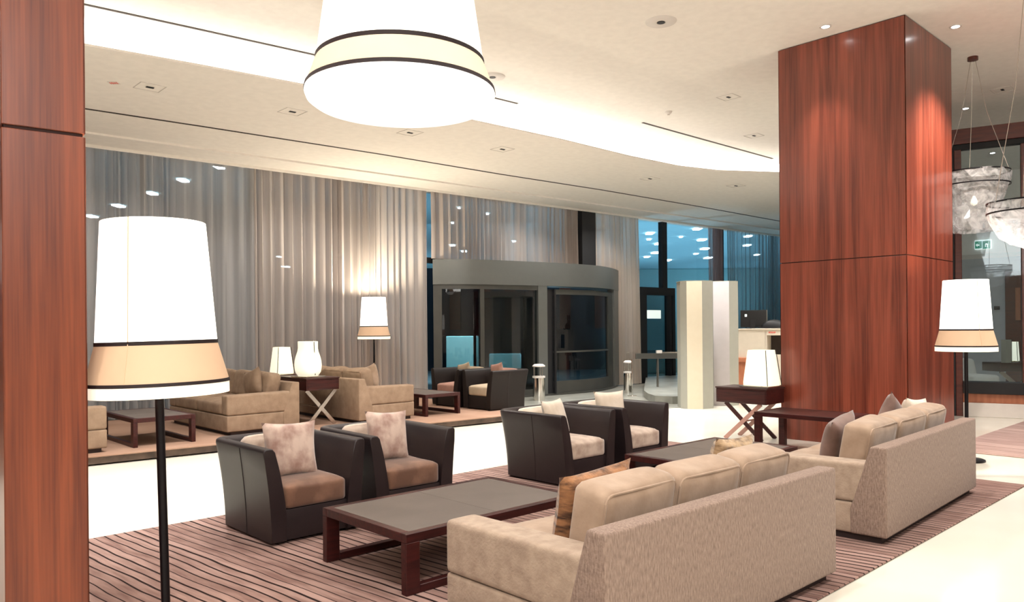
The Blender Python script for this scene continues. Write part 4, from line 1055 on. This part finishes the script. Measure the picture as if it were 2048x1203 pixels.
bm = bmesh.new(); bmesh.ops.create_uvsphere(bm, u_segments=24, v_segments=12, radius=1)
for v in bm.verts: v.co = Vector((v.co.x*.30, v.co.y*.14+.25, max(0, v.co.z)*.20))
finish(bm, 'dome', 'black', oc, True)
bx('base', 'black', oc, -.3, .32, .08, .4, 0, .03, bev=.01)

# chrome bollard ashtrays
def bollard(label, x, y, h, r):
    t = thing('ash_bin', label, 'bin', (x, y, .006))
    bm = bmesh.new(); lathe(bm, [(.001, 0), (r, 0), (r, h*.62), (.001, h*.62)], 32); finish(bm, 'body', 'chrome', t, 40)
    bm = bmesh.new(); lathe(bm, [(r*1.04, h*.62), (r*1.04, h*.67), (.001, h*.67)], 32); finish(bm, 'tray', 'trim_white', t, 40)
    for k in range(3):
        a = 2*PI*k/3+.5; bm = bmesh.new(); tube(bm, [(r*.8*math.cos(a), r*.8*math.sin(a), h*.66), (r*.8*math.cos(a), r*.8*math.sin(a), h*.95)], .008, 8); finish(bm, 'upright', 'chrome', t, True)
    bm = bmesh.new(); lathe(bm, [(r*1.04, h*.93), (r*1.04, h*.96), (r*.7, h), (.001, h*1.01)], 32); finish(bm, 'lid', 'trim_white', t, 40)
    return t
q = P(1078, 800); bollard('chrome cylindrical ash bin in front of the revolving door post', q.x, q.y, .79, .135)
q = P(1256, 786); bollard('slim chrome ash bin right of the revolving door', q.x, q.y, .78, .10)
q = P(1252, 792); sh = thing('sign_stand', 'clear acrylic sign holder above the slim chrome bin', 'sign', (q.x+.1, q.y-.1, 0), -YAW)
bx('acrylic_panel', 'clear', sh, -.12, .12, -.005, .005, .86, 1.02, bev=0); bx('post', 'chrome', sh, -.012, .012, -.012, .012, .02, .86, bev=.003, seg=1); bx('foot', 'chrome', sh, -.1, .1, -.08, .08, 0, .02, bev=.004, seg=1)

# ------------------------------------------------------------------ furniture in the room behind the partition
q = PD(2030, 740, 15.6); t2 = thing('console_table', 'dark console table with crossed pale legs behind the partition', 'table', (q.x, q.y, 0), -YAW+R(8))
bx('table_box', 'wenge', t2, -.33, .9, 0, .5, .62, .80, bev=.006)
for sx in (-1, 1):
    bm = bmesh.new(); bar(bm, (.15+sx*.38, .1+.02*sx, .02), (.15-sx*.38, .1+.02*sx, .62), .02, .08); finish(bm, 'crossed_leg', 'steel', t2)
table_lamp('cream table lamp behind the partition at the right photo edge', *(PD(2040, 740, 15.7)+Vector((0.08, 0.12, 0)))[:2], .80, .42, .18, .14)
q = PD(2018, 700, 15.55); cs = thing('framed_card', 'grey upright card box on the console behind the partition', 'box', (q.x, q.y, .80), -YAW+R(25))
bx('box_body', 'panel_grey', cs, -.10, .08, .0, .1, 0, .47, bev=.004, seg=1); bx('box_edge', 'slot', cs, .08, .095, 0, .1, 0, .47, bev=0)
q = PD(1975, 770, 15.2); ch = thing('lounge_chair', 'pale upholstered low lounge chair behind the partition sill', 'chair', (q.x, q.y, 0), -YAW+R(12))
bm = soft_box(.62, .6, .2, .05, .02); finish(bm, 'seat', 'pale_upholstery', ch, 60, loc=(0, .3, .36))
bm = soft_box(.62, .16, .42, .05, .02); o = finish(bm, 'backrest', 'pale_upholstery', ch, 60, loc=(0, .62, .45)); o.rotation_euler = (R(-14), 0, 0)
for sx in (-1, 1):
    for yy in (.06, .54): bx('leg', 'plinth', ch, sx*.26-.02, sx*.26+.02, yy-.02, yy+.02, 0, .37, bev=.003, seg=1)
light('SPOT', 'far_room_beam', (PD(1990, 300, 16.5).x, PD(1990, 300, 16.5).y, 5.4), 120, (.95, .97, 1), aim=(PD(1990, 300, 16.5).x, PD(1990, 300, 16.5).y, 0), spot_size=R(130), spot_blend=.9, shadow_soft_size=.1)
